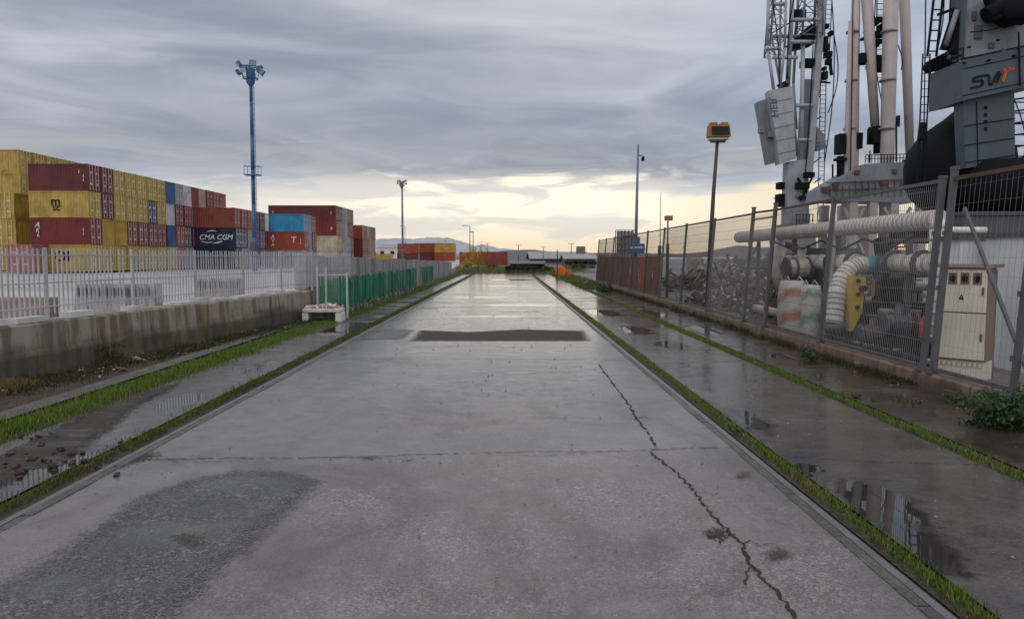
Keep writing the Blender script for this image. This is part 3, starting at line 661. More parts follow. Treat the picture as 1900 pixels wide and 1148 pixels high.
# ------------------------------------------------------------------ low stained wall and white bar fence on it
w0, w1 = wall_at(2.0), wall_at(20.6)
lw = thing('concrete_wall', 'low stained concrete wall with mossy foot, carrying the white bar fence', 'wall', (w0+w1)/2)
N = 60; prof = [(.05, -.05), (.035, .30), (.015, .38), (-.005, .74), (-.03, .77)]; b = MB(); vs = []
for j in range(N+1):
    p = w0.lerp(w1, j/N)
    for (o_, z) in prof + [(-.42, .77), (-.42, -.05)]:
        q = p + WN*(o_+random.uniform(-.006, .006)); vs.append((q.x, q.y, z+random.uniform(-.006, .006) if z > .1 else z))
K = 7; b.add(vs, [(j*K+q, j*K+q+1, (j+1)*K+q+1, (j+1)*K+q) for j in range(N) for q in range(K-1)] + [tuple(range(K)), tuple(N*K+K-1-q for q in range(K))])
o = b.build('wall_face', M['wall'], lw); o.data.flip_normals()
b = MB()
for y in (11.9, 14.9, 17.9):                      # cast ribs where the wall sections meet
    p = wall_at(y)+WN*.02; b.beam((p.x, p.y, -.03), (p.x, p.y, .74), .16, .07)
b.build('buttress', M['wall'], lw)
b = MB(); y = 7.0
while y < 20.3:
    L = random.uniform(.25, .75)
    if random.random() < .72:
        p = wall_at(y)-WN*.12; q = wall_at(y+L)-WN*.12; hh = random.uniform(.05, .10); b.beam((p.x, p.y, .77+hh/2), (q.x, q.y, .77+hh/2), .2, hh)
    y += L+random.uniform(.06, .5)
b.build('coping_block', M['whiteblock'], lw)
fz0, fz1 = .84, 1.82
fl = thing('bar_fence', 'white metal bar fence standing on the low stained wall', 'fence', (wall_at(12)-WN*.2))
y = 3.0; first = True
def bar_panel(b, pa_, pb_, z0, z1, step=.095, r=.014):
    L = (pb_-pa_).length; k = int(L/step)
    for i in range(k):
        p = pa_.lerp(pb_, (i+.5)/k); q = p+WD*random.gauss(0, .008)*(3 if random.random() < .06 else 1)
        if random.random() > .012: b.beam((p.x, p.y, z0), (q.x, q.y, z1-(random.random() < .1)*random.uniform(0, .06)), .027, .012, up=WN)
while y < 24.0:
    a, c_ = wall_at(y)-WN*.22, wall_at(min(y+2.0, 24.2))-WN*.22
    b = MB(); bar_panel(b, a, c_, fz0, fz1); b.build('bar_panel', M['white_metal'], fl)
    b = MB(); b.beam((a.x, a.y, fz0+.12), (c_.x, c_.y, fz0+.12), .016, .018); b.beam((a.x, a.y, fz1-.10), (c_.x, c_.y, fz1-.10), .016, .018); b.beam((a.x, a.y, (fz0+fz1)/2-.02), (c_.x, c_.y, (fz0+fz1)/2-.02), .014, .02); b.build('rail', M['white_metal'], fl)
    b = MB(); b.beam((a.x, a.y, .72), (a.x, a.y, fz1+.01), .034, .034, up=WN); b.build('post', M['white_metal'], fl)
    y += 2.0
# taller grey wall running on behind the green fence
wallB = [Vector((-5.85, 21.2, 0)), Vector((-5.6, 32, 0)), Vector((-5.6, 48, 0)), Vector((-5.7, 74, 0))]; hB = [1.72, 1.62, 1.42, 1.15]
bw = thing('concrete_wall', 'taller streaked grey concrete wall running behind the teal slat fence', 'wall', (-5.7, 45, 0))
b = MB(); y = 21.2; k = 0
def wb(y):
    for i in range(3):
        if y <= wallB[i+1].y or i == 2:
            f_ = (y-wallB[i].y)/(wallB[i+1].y-wallB[i].y); return wallB[i].lerp(wallB[i+1], f_), hB[i]+(hB[i+1]-hB[i])*f_
while y < 73:
    p, h = wb(y); q, h2 = wb(y+2.36); hh = h+random.uniform(-.03, .03); off = random.uniform(-.012, .012)
    b.prism([(p.x+off, p.y, -.06), (p.x+off, p.y+2.36, -.06), (p.x+off, p.y+2.36, hh), (p.x+off, p.y, hh)], (-.22, 0, 0)); y += 2.4
b.build('wall_panels', M['backwall'], bw)
b = MB(); y = 21.2
while y < 73:
    p, h = wb(y); b.box((p.x-.26, y-.06, -.06), (p.x+.05, y+.06, h+.05)); y += 4.8
b.build('pier', M['backwall'], bw)
# low blocks seen in the yard through the bars
for (px, py, L, hh, lab) in ((18, 578, 1.0, .55, 'beige concrete block left behind the white bar fence'), (208, 562, 1.9, .38, 'white slotted barrier behind the white bar fence'), (400, 552, 1.3, .34, 'dark grey barrier farther along behind the white bar fence')):
    Y = {18: 11.5, 208: 17, 400: 22}[px]; c0 = pt(px, 476, Y); r = thing('barrier_block', lab, 'barrier', (c0.x, Y, .02))
    mt = {18: M['rubble'], 208: M['backwall'], 400: M['backwall']}[px]; zt = 1.7-(py-35-476)*Y/1372 if px != 18 else 1.05
    b = MB(); b.prism([(c0.x-L/2, Y, .02), (c0.x+L/2, Y, .02), (c0.x+L/2-.05, Y+.05, zt), (c0.x-L/2+.05, Y+.05, zt)], (0, .4, 0), 0); b.build('block', mt, r)
    if px != 18:
        b = MB(); k = int(L/.16)
        for i in range(k): b.box((c0.x-L/2+.1+i*.16, Y-.012, zt-.26), (c0.x-L/2+.16+i*.16, Y+.03, zt-.08))
        b.build('slot', M['galv'], r)

# ------------------------------------------------------------------ teal slat fence, its white gate frame, and the bench with rubble
gx = -4.62
gf = thing('slat_fence', 'teal green slat fence with ragged netting along the left grass', 'fence', (gx, 32, 0))
y = 20.4
while y < 43.5:
    L = 2.05; b = MB(); k = 17; br = 36 < y < 37.5
    for i in range(k):
        if random.random() < .05: continue
        yy = y+(i+.5)*L/k; xo = .05*math.sin(yy*3.1)+random.uniform(-.015, .015); t_ = 1.16-random.uniform(0, .10); w_ = L/k*random.uniform(.20, .33)
        lo = .20+random.uniform(0, .12)
        b.prism([(gx+xo, yy-w_, lo), (gx+xo+.02, yy+w_, lo), (gx+xo+.02+random.uniform(-.02, .02), yy+w_, t_), (gx+xo, yy-w_, t_-random.uniform(-.04, .04))], (-.008, 0, 0))
    b.mi = [random.choice((0, 0, 0, 1, 1, 2)) if True else 0 for _ in range(len(b.f)//6) for q in range(6)]
    b.build('slat_panel', [M['green_slat'], M['green_dark'], M['green_dark']] if not br else [M['backwall']]*3, gf)
    b = MB()
    for i in range(6):
        yy = y+random.uniform(0, L); s_ = random.uniform(.02, .06); b.obox((gx+.06, yy, random.uniform(.06, .24)), .01, s_, s_*1.2, Euler((random.uniform(-.5, .5), 0, 0)).to_matrix())
    b.build('torn_netting', M['backwall'], gf)
    b = MB(); b.beam((gx-.04, y, .3), (gx-.04, y+L, .3), .03); b.beam((gx-.04, y, .98), (gx-.04, y+L, .98), .03); b.build('rail', M['green_slat'], gf)
    b = MB(); b.beam((gx-.03, y, -.02), (gx-.03, y, 1.16), .05); b.build('post', M['galv'], gf)
    y += L
gt = thing('gate_frame', 'white post frame with dark green mesh at the end of the stained wall', 'gate', (-5.05, 20.3, 0))
for px in (588, 604, 643):
    p = pt(px, 476, 20.3); b = MB(); b.beam((p.x, 20.3, -.02), (p.x, 20.3, 1.42 if px != 643 else 1.25), .05); b.build('post', M['white_metal'], gt)
p0, p1 = pt(590, 476, 20.3).x, pt(643, 476, 20.3).x
b = MB(); b.beam((p0, 20.3, 1.20), (p1, 20.3, 1.20), .03); b.build('rail', M['white_metal'], gt)
b = MB()
for i in range(16):
    x = p0+(p1-p0)*(i+.5)/16; b.beam((x, 20.33, .45), (x, 20.33, 1.16-.1*random.random()), .028, .008)
b.build('mesh_panel', M['green_slat'], gt)
bx, by = -4.86, 19.4
bn = thing('concrete_bench', 'low concrete bench slab on two end blocks, piled with pink rubble', 'bench', (bx, by, 0))
MB().obox((bx, by, .30), .50, .26, .05, bev=.015).build('slab', M['whiteblock'], bn)
for s_ in (-1, 1): MB().obox((bx+s_*.43, by, .12), .085, .24, .129, bev=.02).build('end_block', M['whiteblock'], bn)
MB().box((bx-.34, by+.12, .05), (bx+.34, by+.16, .245)).build('back_board', M['backwall'], bn)
b = MB()
for i in range(90):
    s_ = random.uniform(.02, .055); x, yy = bx+random.gauss(0, .2), by+random.gauss(0, .11)
    x = min(max(x, bx-.44), bx+.44); yy = min(max(yy, by-.22), by+.22)
    b.obox((x, yy, .36+s_*.4+random.uniform(0, .09)*max(0, 1-abs(x-bx-.1)*2.4)), s_, s_*.8, s_*.55, Euler((random.uniform(-.6, .6), random.uniform(-.6, .6), random.uniform(0, 6))).to_matrix(), 0 if random.random() < .7 else 1, bev=s_*.2)
tag(b.build('rubble_pile', [M['pinkrub'], M['whiteblock']]), 'small pile of pink and white rubble on the low concrete bench', 'rubble', kind='stuff')
# ------------------------------------------------------------------ shipping containers
def px_x(px, Y): return pt(px, 476, Y).x
CW, CH, PITCHZ = 2.44, 2.72, 2.75
def corrugated(b, p0, ex, ez, L, H, nrm, pitch=.30, d=.05, mi=0):
    p0, ex, nrm = Vector(p0), Vector(ex), Vector(nrm); k = int(L/pitch); pitch = L/k; pr = []
    for i in range(k): pr += [(i*pitch, 0), (i*pitch+pitch*.27, 0), (i*pitch+pitch*.5, -d), (i*pitch+pitch*.77, -d)]
    pr.append((L, 0)); vs = []
    for s_, o_ in pr: p = p0+ex*s_+nrm*o_; vs += [p, p+Vector((0, 0, H))]
    b.add(vs, [(2*i, 2*i+2, 2*i+3, 2*i+1) for i in range(len(pr)-1)], mi)
def box_body(L, plain_end):
    b = MB(); e = .04
    for x in (-L, -.12):
        for y in (0, CW-.12): b.box((x, y, 0), (x+.12, y+.12, CH))
    for y in (0, CW-.12):
        for z in (0, CH-.13): b.box((-L+.12, y+.004, z+.004), (-.12, y+.116, z+.126))
    for x in (-L, -.12):
        for z in (0, CH-.13): b.box((x+.004, .12, z+.003), (x+.116, CW-.12, z+.127))
    corrugated(b, (-L+.12, .035, .13), (1, 0, 0), 0, L-.24, CH-.26, (0, -1, 0))
    corrugated(b, (-.12, CW-.035, .13), (-1, 0, 0), 0, L-.24, CH-.26, (0, 1, 0))
    corrugated(b, (-L+.035, CW-.12, .13), (0, -1, 0), 0, CW-.24, CH-.26, (-1, 0, 0), .26)
    if plain_end: corrugated(b, (-.035, .12, .13), (0, 1, 0), 0, CW-.24, CH-.26, (1, 0, 0), .26, .06)
    b.add([(-L, 0, CH-.03), (0, 0, CH-.03), (0, CW, CH-.03), (-L, CW, CH-.03)], [(0, 1, 2, 3)])
    for x in (-L, -.16):
        for y in (0, CW-.16):
            for z in (-.012, CH-.1): b.box((x-.006, y-.006, z), (x+.166, y+.166, z+.11))
    return b
def door_mesh(y0, y1):
    b = MB(); b.box((-.09, y0, .13), (-.045, y1, CH-.13))
    for z in (.45, 1.0, 1.55, 2.1): b.box((-.045, y0+.06, z), (-.03, y1-.06, z+.22))
    return b.mesh('door', [M['dark']])
def rods_mesh(y0, y1):
    b = MB()
    for f_ in (.26, .74):
        y = y0+(y1-y0)*f_; b.beam((-.01, y, .06), (-.01, y, CH-.06), .085)
        for z in (.3, 1.05, 1.75, 2.45): b.obox((-.012, y, z), .03, .075, .06)
        b.beam((0, y-.04, 1.18), (0, y+.34*(1 if f_ < .5 else -1), 1.10), .05)
    for z in (.75, 1.9): b.obox((-.018, (y0+y1)/2+.1, z), .012, .26, .12)
    return b.mesh('lock_rods', [M['dark']])
PROTO = {}
def proto(L, plain):
    key = (L, plain)
    if key not in PROTO: PROTO[key] = box_body(L, plain).mesh('container_body', [M['dark']])
    return PROTO[key]
DOORS = [(door_mesh(.125, CW/2-.01), rods_mesh(.125, CW/2-.01)), (door_mesh(CW/2+.01, CW-.125), rods_mesh(CW/2+.01, CW-.125))]
CC = {}
for nm, col in dict(yellow=(.52, .36, .075), ochre=(.50, .30, .045), red=(.20, .022, .020), maroon=(.125, .020, .020), orange=(.36, .06, .022), rust=(.27, .055, .03), pink=(.42, .16, .15), blue=(.05, .12, .30), navy=(.012, .022, .065), sky=(.03, .27, .52), paleblue=(.30, .40, .52), white=(.56, .56, .56), beige=(.50, .42, .32), cream=(.58, .50, .36), grey=(.34, .34, .35), brown=(.22, .10, .06), green=(.10, .16, .14)).items():
    CC[nm] = paint('container_'+nm, col, .6, 0, .42, (.10, .045, .025), .75, .8)
ROD = dict(yellow=paint('rod_yellow', (.62, .52, .28), .5, 0, .2), red=paint('rod_pale_red', (.52, .36, .34), .5, 0, .25), light=paint('rod_grey', (.5, .5, .5), .5, 0, .2))
def slotm(o, m): o.material_slots[0].link = 'OBJECT'; o.material_slots[0].material = m
def container(x, y, z, colr, label, group, L=6.06, plain=False, rz=0.0):
    o = bpy.data.objects.new('shipping_container', proto(L, plain)); COL.objects.link(o); slotm(o, CC[colr])
    o.location = (x, y, z); o.rotation_euler.z = rz; ORIG[o.name] = Vector((x, y, z)); tag(o, label, 'container', group)
    if not plain:
        rm = ROD['yellow'] if colr in ('yellow', 'ochre', 'cream', 'beige') else ROD['red'] if colr in ('red', 'maroon', 'orange', 'rust', 'pink', 'brown') else ROD['light']
        for dm, rmsh in DOORS:
            d = bpy.data.objects.new('door', dm); COL.objects.link(d); d.parent = o; slotm(d, CC[colr])
            r = bpy.data.objects.new('lock_rods', rmsh); COL.objects.link(r); r.parent = d; slotm(r, rm)
    return o
LV = {1: 'bottom', 2: 'second', 3: 'third', 4: 'fourth', 5: 'fifth'}
WORD = dict(yellow='yellow', ochre='deep yellow', red='red', maroon='dark maroon', orange='orange red', rust='rusty red', pink='pinkish red', blue='blue', navy='navy blue', sky='bright cyan blue', paleblue='pale blue', white='white', beige='beige', cream='cream', grey='grey', brown='brown', green='dull green')
def stack(rows, xe, y0, z0, where, group, L=6.06, plains=(), gap=.06, top='top'):
    out = {}; nl = len(rows)
    for li, row in enumerate(rows):              # rows from the bottom level up
        for ci, c_ in enumerate(row.split()):
            if c_ == '-': continue
            lev = 'top' if li == nl-1 else LV[li+1]
            x = xe+random.uniform(-.09, .09)
            out[(li+1, ci+1)] = container(x, y0+ci*(CW+gap), z0+li*PITCHZ, c_, f"{WORD[c_]} container, {lev} level, {ordn(ci)} column of the {where}", group, L, (li+1, ci+1) in plains)
    return out
# long four-high row with the lettered yellow container at its near end
s1 = stack(['yellow yellow yellow yellow yellow yellow yellow cream pink paleblue pink yellow red blue grey',
            'red ochre ochre red red red red blue orange navy red grey maroon red blue',
            'yellow maroon yellow yellow yellow navy yellow white maroon red white grey red orange red',
            'maroon maroon yellow yellow yellow yellow yellow blue grey white rust beige maroon rust rust'], -43.2, 76.7, .2, 'long four-high row', 'containers in the long four-high row',
           plains={(2, 2), (2, 3), (4, 8), (3, 8), (4, 10), (4, 11), (2, 8), (4, 12)})
# five-high yellow block behind its left end
s0 = stack(['yellow '*5, 'yellow yellow yellow yellow yellow', 'yellow '*5, 'yellow '*5, 'yellow ochre yellow yellow yellow'], -56.2, 86, .2, 'five-high yellow block', 'containers in the five-high yellow block')
# boxes at the far left whose ends face the camera
container(-50.2, 79, .2, 'yellow', 'yellow container seen door end on, bottom one at the left edge', 'door-end containers at the left edge', rz=R(-90)).location.x = -54.7
container(-54.7, 79, .2+PITCHZ, 'yellow', 'yellow container seen door end on, middle one at the left edge', 'door-end containers at the left edge', rz=R(-90))
container(-54.75, 79, .2+2*PITCHZ, 'yellow', 'yellow container seen door end on, upper one at the left edge', 'door-end containers at the left edge', rz=R(-90))
container(-49.9, 74, .2, 'pink', 'faded pinkish red container seen door end on behind the white bars', None, rz=R(-90))
# three-high row of navy and rusty red
s2 = stack(['navy grey paleblue red blue orange', 'navy navy grey red blue orange', 'rust rust orange rust maroon orange'], -37.5, 102, .15, 'three-high rusty and navy row', 'containers in the three-high rusty and navy row', plains=set())
s3 = stack(['grey paleblue red', 'orange paleblue red', 'sky paleblue red'], -31.4, 114, -.02, 'bright blue and orange block', 'containers in the bright blue and orange block', plains={(1, 2), (2, 2), (3, 2)})
s4 = stack(['cream pink white white green red', 'cream beige grey white green red', 'red pink grey white maroon red', 'maroon maroon grey paleblue brown brown'], -31.3, 135, -.02, 'four-high dark red row', 'containers in the four-high dark red row', L=12.19, plains={(1, 1), (2, 3), (3, 3)})
s5 = stack(['red pink brown brown beige brown', 'red rust brown beige brown brown', 'orange brown beige brown brown brown'], -30.3, 154, -.02, 'far three-high brownish row', 'containers in the far three-high brownish row')
# far small boxes by the second mast
s6 = stack(['orange orange ochre', 'ochre ochre ochre'], px_x(843, 225), 225, .3, 'far amber block', 'containers in the far amber block')
s7 = stack(['maroon brown maroon', 'rust brown ochre'], px_x(807, 227), 227, .3, 'far brown block', 'containers in the far brown block')
s7b = stack(['maroon red', 'orange -'], px_x(776, 215), 215, -.02, 'far small red group', 'containers in the far small red group')
container(-30.0, 190, -.3, 'ochre', 'low yellow container just right of the second mast foot', None, L=12.19)
s8 = stack(['rust rust brown'], -.3, 150, -.06, 'rusty pair beyond the road end', 'containers beyond the road end', L=6.06)
container(-4.6, 160, -.06, 'orange', 'orange red container partly hidden by the rusty ones beyond the road end', None)
# lettering on the containers
def on_long(o, parts, L=6.06):
    for (body, size, u, v, mat, shear, rot) in parts:
        Mx = wall_matrix((-L*(1-u), -.003, v), (1, 0, 0)) @ Matrix.Rotation(rot, 4, 'Z')
        me = text_mb(body, size, Mx, 0, shear).mesh('lettering', [M[mat]]); ob = bpy.data.objects.new('lettering', me); COL.objects.link(ob); ob.parent = o
on_long(s1[(3, 1)], [('m', 1.35, .45, 1.62, 'logo_black', 0, 0), ('sc', 1.0, .46, 1.02, 'logo_black', 0, 0)])
on_long(s1[(1, 1)], [('OI', 1.5, .52, 1.5, 'logo_black', 0, 0)])
on_long(s1[(2, 1)], [('A', .75, .12, 2.0, 'logo_white', .3, 0), ('K', .6, .12, 1.45, 'logo_white', .3, 0), ('L', .6, .13, 1.0, 'logo_white', .3, 0), ('i\ni', .5, .9, 1.3, 'logo_white', 0, 0)])
on_long(s1[(4, 1)], [('1', .5, .86, 1.9, 'logo_white', 0, 0), ('i\ni', .5, .93, 1.3, 'logo_white', 0, 0)])
on_long(s2[(2, 1)], [('CMA CGM', .98, .55, 1.42, 'logo_white', .25, 0)])
b = MB()
def swoosh(b, pts, w):
    for i in range(len(pts)-1):
        (x0, z0), (x1, z1) = pts[i], pts[i+1]; wa = w*math.sin(math.pi*(i+.15)/len(pts)); wb_ = w*math.sin(math.pi*(i+1)/len(pts)) if i < len(pts)-2 else .01
        b.add([(x0, -.006, z0-wa), (x1, -.006, z1-wb_), (x1, -.006, z1+wb_), (x0, -.006, z0+wa)], [(0, 1, 2, 3)])
for pts_, w_ in (([(-4.1+i*.17, 2.05+.30*math.sin(i*.30)) for i in range(10)], .07), ([(-5.0+i*.25, .95-.22*math.sin(i*.33)) for i in range(9)], .06), ([(-3.2+i*.18, .55+.045*i) for i in range(9)], .10)):
    b = MB(); swoosh(b, pts_, w_); me = b.mesh('swoosh', [M['logo_white']]); so_ = bpy.data.objects.new('swoosh', me); COL.objects.link(so_); so_.parent = s2[(2, 1)]
on_long(s3[(2, 1)], [('A', .85, .19, 2.0, 'logo_white', .2, 0), ('V', .8, .19, 1.4, 'logo_white', .2, 0), ('A', .7, .19, .75, 'logo_white', .2, 0), ('T', 1.3, .72, 1.5, 'logo_white', .1, 0), ('i\ni', .6, .9, 1.3, 'logo_white', 0, 0)])
b = MB().add([(-5.9, -.006, .14), (-5.35, -.006, .14), (-5.35, -.006, 2.58), (-5.9, -.006, 2.58)], [(0, 1, 2, 3)])
me = b.mesh('white_stripe', [M['logo_white']]); so_ = bpy.data.objects.new('white_stripe', me); COL.objects.link(so_); so_.parent = s3[(3, 1)]
on_long(s4[(4, 1)], [('1', .7, .07, 1.5, 'logo_white', 0, 0), ('i', .7, .93, 1.4, 'logo_white', 0, 0)], 12.19)
on_long(s4[(3, 1)], [('8', .7, .93, 1.3, 'logo_white', 0, 0)], 12.19)

# ------------------------------------------------------------------ masts and lamps
def floodmast(px, pyb, pyt, Y, label, mat, r0, r1, heads, hscale, plat=None):
    c0 = pt(px, 476, Y); top = pt(px, pyt, Y).z; root = thing('lighting_mast', label, 'mast', (c0.x, Y, -.02))
    b = MB(); k = 6
    for i in range(k):
        za, zb_ = top*i/k, top*(i+1)/k; ra, rb = r0+(r1-r0)*i/k, r0+(r1-r0)*(i+1)/k
        b.tube([(c0.x, Y, za), (c0.x, Y, zb_)], [ra, rb*1.04], 12)
    b.build('shaft', mat, root)
    b = MB(); z = .5
    while z < top-1: b.beam((c0.x+r0+.02, Y-.2, z), (c0.x+r0+.02, Y+.2, z), .04); z += .6
    for s_ in (-.2, .2): b.beam((c0.x+r0+.02, Y+s_, .4), (c0.x+r0+.02, Y+s_, top-.8), .05)
    b.build('ladder', mat, root)
    b = MB(); h = hscale
    for zz, rr in ((top-.1*h, 1.0*h), (top-1.15*h, .72*h)):
        n = 16; ring = [(c0.x+rr*math.cos(2*math.pi*i/n), Y+rr*math.sin(2*math.pi*i/n), zz) for i in range(n+1)]; b.tube(ring, .05*h, 6)
        for i in range(4): b.beam((c0.x, Y, zz), ring[i*4], .07*h)
    for i in range(8):
        a = i*math.pi/4; b.beam((c0.x+1.0*h*math.cos(a), Y+1.0*h*math.sin(a), top-.1*h), (c0.x+.72*h*math.cos(a), Y+.72*h*math.sin(a), top-1.15*h), .05*h)
    b.lathe((c0.x, Y, top-1.9*h), [(.16*h, 0), (.42*h, .35*h), (.42*h, 1.6*h), (.2*h, 1.95*h)], 12)
    b.build('crown_ring', mat, root)
    for i in range(heads):
        a = 2*math.pi*(i+.5)/heads; ca, sa = math.cos(a), math.sin(a); up = i % 2
        Mx = Euler((0, R(35), a), 'XYZ').to_matrix(); c = Vector((c0.x+1.18*h*ca, Y+1.18*h*sa, top+(.12 if up else -.55)*h))
        b = MB().obox(c, .16*h, .30*h, .24*h, Mx, 0, .04*h); o = b.build('floodlight', mat, root)
        b = MB().obox(c+Mx @ Vector((.165*h, 0, 0)), .008*h, .26*h, .20*h, Mx); g = b.build('lamp_glass', M['lamp_glass'], o)
    if plat:
        for zz in plat:
            b = MB(); b.obox((c0.x, Y, zz), .85, .6, .05)
            for i in range(4):
                x, y = c0.x+(.8 if i % 2 else -.8), Y+(.55 if i > 1 else -.55); b.beam((x, y, zz), (x, y, zz+1.0), .05)
            for s_ in (-1, 1): b.beam((c0.x-.8, Y+s_*.55, zz+1), (c0.x+.8, Y+s_*.55, zz+1), .05); b.beam((c0.x+s_*.8, Y-.55, zz+1), (c0.x+s_*.8, Y+.55, zz+1), .05)
            b.build('platform', mat, root)
    b = MB().obox((c0.x-.1, Y-r0-.14, 2.6), .28, .16, .8, bev=.02); b.build('switch_box', M['galv'], root)
    return root
floodmast(473, 470, 124, 86, 'tall blue floodlight mast with small platform, standing by the stacked containers', M['mast_blue'], .27, .15, 9, 1.15, [pt(473, 325, 86).z])
floodmast(747, 475, 337, 200, 'thinner grey floodlight mast farther down behind the grey wall', M['mast_grey'], .27, .16, 8, 1.0)
def streetlamp(px, pyt, Y, label, arm=1.4, r=.09):
    c0 = pt(px, 476, Y); top = pt(px, pyt, Y).z; root = thing('street_lamp', label, 'lamp', (c0.x, Y, -.06))
    MB().tube([(c0.x, Y, -.06), (c0.x, Y, top)], [r*1.4, r*.8], 8).build('pole', M['mast_grey'], root)
    MB().tube([(c0.x, Y, top-.05), (c0.x-arm*.5, Y, top+.15), (c0.x-arm, Y, top+.2)], r*.6, 6).build('arm', M['mast_grey'], root)
    MB().obox((c0.x-arm-.3, Y, top+.2), .45, .18, .08, bev=.03).build('lamp_head', M['dark'], root)
streetlamp(872, 420, 190, 'slim street lamp standing far beyond the end of the road', 1.2, .12)
streetlamp(878, 432, 150, 'shorter slim pole close to the yellow shrubs far away', .0, .09)
streetlamp(752, 420, 230, 'very thin pole just right of the second mast', .8, .10)
# right side: blue-grey camera pole, orange floodlight pole, small lamp board
Y = 50; c0 = pt(1179, 476, Y); top = pt(1187, 268, Y).z
root = thing('camera_pole', 'slim blue grey pole with a camera near its top, behind the screened fence', 'pole', (c0.x, Y, .05))
MB().tube([(c0.x, Y, .05), (c0.x+.04, Y, top*.5), (c0.x+.10, Y, top)], [.13, .10, .06], 10).build('pole', M['mast_grey'], root)
b = MB().beam((c0.x+.1, Y, top-.75), (c0.x+.38, Y, top-.75), .05); b.obox((c0.x+.42, Y-.06, top-.9), .09, .16, .09, bev=.03); b.lathe((c0.x+.42, Y, top-1.12), [(.03, 0), (.11, .05), (.11, .14), (.06, .18)], 10)
b.build('camera', M['dark'], root)
b = MB().obox((c0.x+.03, Y-.16, 2.6), .22, .14, .42, bev=.03); b.build('control_box', M['blue_box'], root)
bb = MB().obox((c0.x-.02, Y-.25, 2.25), .55, .3, .32, bev=.04); bb.obox((c0.x-.02, Y-.56, 2.30), .42, .01, .06, mi=1)
tag(bb.build('blue_box', [M['blue_box'], M['logo_white']]), 'dark blue box with a pale stripe at the foot of the camera pole', 'box')
Y = 21.0; p0 = pt(1312, 590, Y); p1 = pt(1331, 262, Y)
root = thing('floodlight_pole', 'rusty brown pole with a boxy orange floodlight on top', 'lamp', (p0.x, Y, 0))
MB().tube([(p0.x, Y, -.02), (p0.x+.05, Y, 1.8), (p0.x+.11, Y, 3.4), (p1.x, Y, p1.z)], [.075, .07, .055, .045], 10).build('pole', M['pole_brown'], root)
c = Vector((p1.x+.02, Y, p1.z+.26))
b = MB(); b.prism([(c.x-.30, Y-.22, c.z-.16), (c.x+.30, Y-.22, c.z-.16), (c.x+.27, Y-.18, c.z+.17), (c.x-.27, Y-.18, c.z+.17)], (0, .36, 0)); b.obox((c.x-.15, Y, c.z+.20), .09, .14, .035); b.obox((c.x+.15, Y, c.z+.20), .09, .14, .035)
hd = b.build('lamp_housing', M['orange_lamp'], root)
MB().obox((c.x, Y-.225, c.z), .24, .012, .11, Euler((R(-7), 0, 0)).to_matrix()).build('lamp_glass', M['dark'], hd)
MB().obox((c.x, Y-.02, c.z-.205), .26, .15, .03).build('reflector', M['lamp_glass'], root)
b = MB().beam((p1.x-.2, Y, p1.z-.02), (p1.x+.22, Y, p1.z-.02), .05); b.beam((p1.x-.2, Y, p1.z), (p1.x-.2, Y, p1.z+.15), .04); b.beam((p1.x+.22, Y, p1.z), (p1.x+.22, Y, p1.z+.15), .04); b.build('bracket', M['galv'], root)
Y = 42; p0 = pt(1235, 476, Y); zt = pt(1240, 410, Y).z
root = thing('floodlight_pole', 'smaller distant brown floodlight on a thin pole above the fence', 'lamp', (p0.x, Y, .05))
MB().tube([(p0.x+.1, Y, .05), (p0.x+.1, Y, zt)], .045, 8).build('pole', M['pole_brown'], root)
MB().obox((p0.x+.14, Y, zt+.16), .22, .12, .14, bev=.02).build('lamp_housing', M['orange_lamp'], root)
root = thing('antenna_rod', 'very thin whip antenna rising beside the small distant floodlight', 'antenna', (p0.x-.12, Y+1, .05))
MB().tube([(p0.x-.12, Y+1, .05), (p0.x-.12, Y+1, pt(1231, 355, Y).z)], [.04, .015], 6).build('rod', M['galv'], root)
# tank-like lattice cage by the fence end
Y = 60; root = thing('cage_tank', 'pale box tank in a dark lattice cage beyond the screened fence', 'tank', (pt(1163, 476, Y).x, Y, .05))
x0, x1 = pt(1146, 476, Y).x, pt(1178, 476, Y).x; zt = pt(1146, 427, Y).z
MB().box((x0+.08, Y+.08, 1.2), (x1-.08, Y+1.2, zt-.08)).build('tank', M['roof_grey'], root)
b = MB()
for i in range(6): x = x0+(x1-x0)*i/5; b.beam((x, Y, 1.1), (x, Y, zt), .05); b.beam((x, Y+1.3, .05), (x, Y+1.3, zt), .06)
for i in range(6): z = 1.1+(zt-1.1)*i/5; b.beam((x0, Y, z), (x1, Y, z), .045); b.beam((x0, Y, z), (x0, Y+1.3, z), .045); b.beam((x1, Y, z), (x1, Y+1.3, z), .045)
for x in (x0, x1): b.beam((x, Y, .05), (x, Y, 1.1), .08)
b.build('cage', M['dark'], root)

# ------------------------------------------------------------------ far things at the end of the road
Y = 78
for i in range(6):
    x = pt(942, 476, Y).x + i*.54; h_ = random.uniform(.72, .95)
    r = MB().obox((x, Y+random.uniform(-.1, .1), h_/2-.06), .25, .3, h_/2, bev=.07)
    o = r.build('barrier_block', M['black_block']); tag(o, 'black block in the row standing across the far end of the road', 'barrier', 'black blocks across the road end')
Y = 84; x0, x1 = pt(945, 476, Y).x, pt(1012, 476, Y).x
root = thing('flat_trailer', 'long white trailer parked across beyond the black blocks', 'trailer', ((x0+x1)/2, Y, -.06))
MB().obox(((x0+x1)/2, Y, 1.02), (x1-x0)/2, 1.1, .16, bev=.05).build('body', M['roof_grey'], root)
for s_ in (.1, .2, .82, .9):
    xx = x0+(x1-x0)*s_
    for yy in (-.85, .85): MB().tube([(xx, Y+yy-.14, .40), (xx, Y+yy+.14, .40)], .46, 16).build('wheel', M['dark'], root)
MB().box((x0+.1, Y-.5, .6), (x1-.1, Y+.5, .94)).build('chassis', M['dark'], root)
Y = 62; xc = pt(1043, 476, Y).x
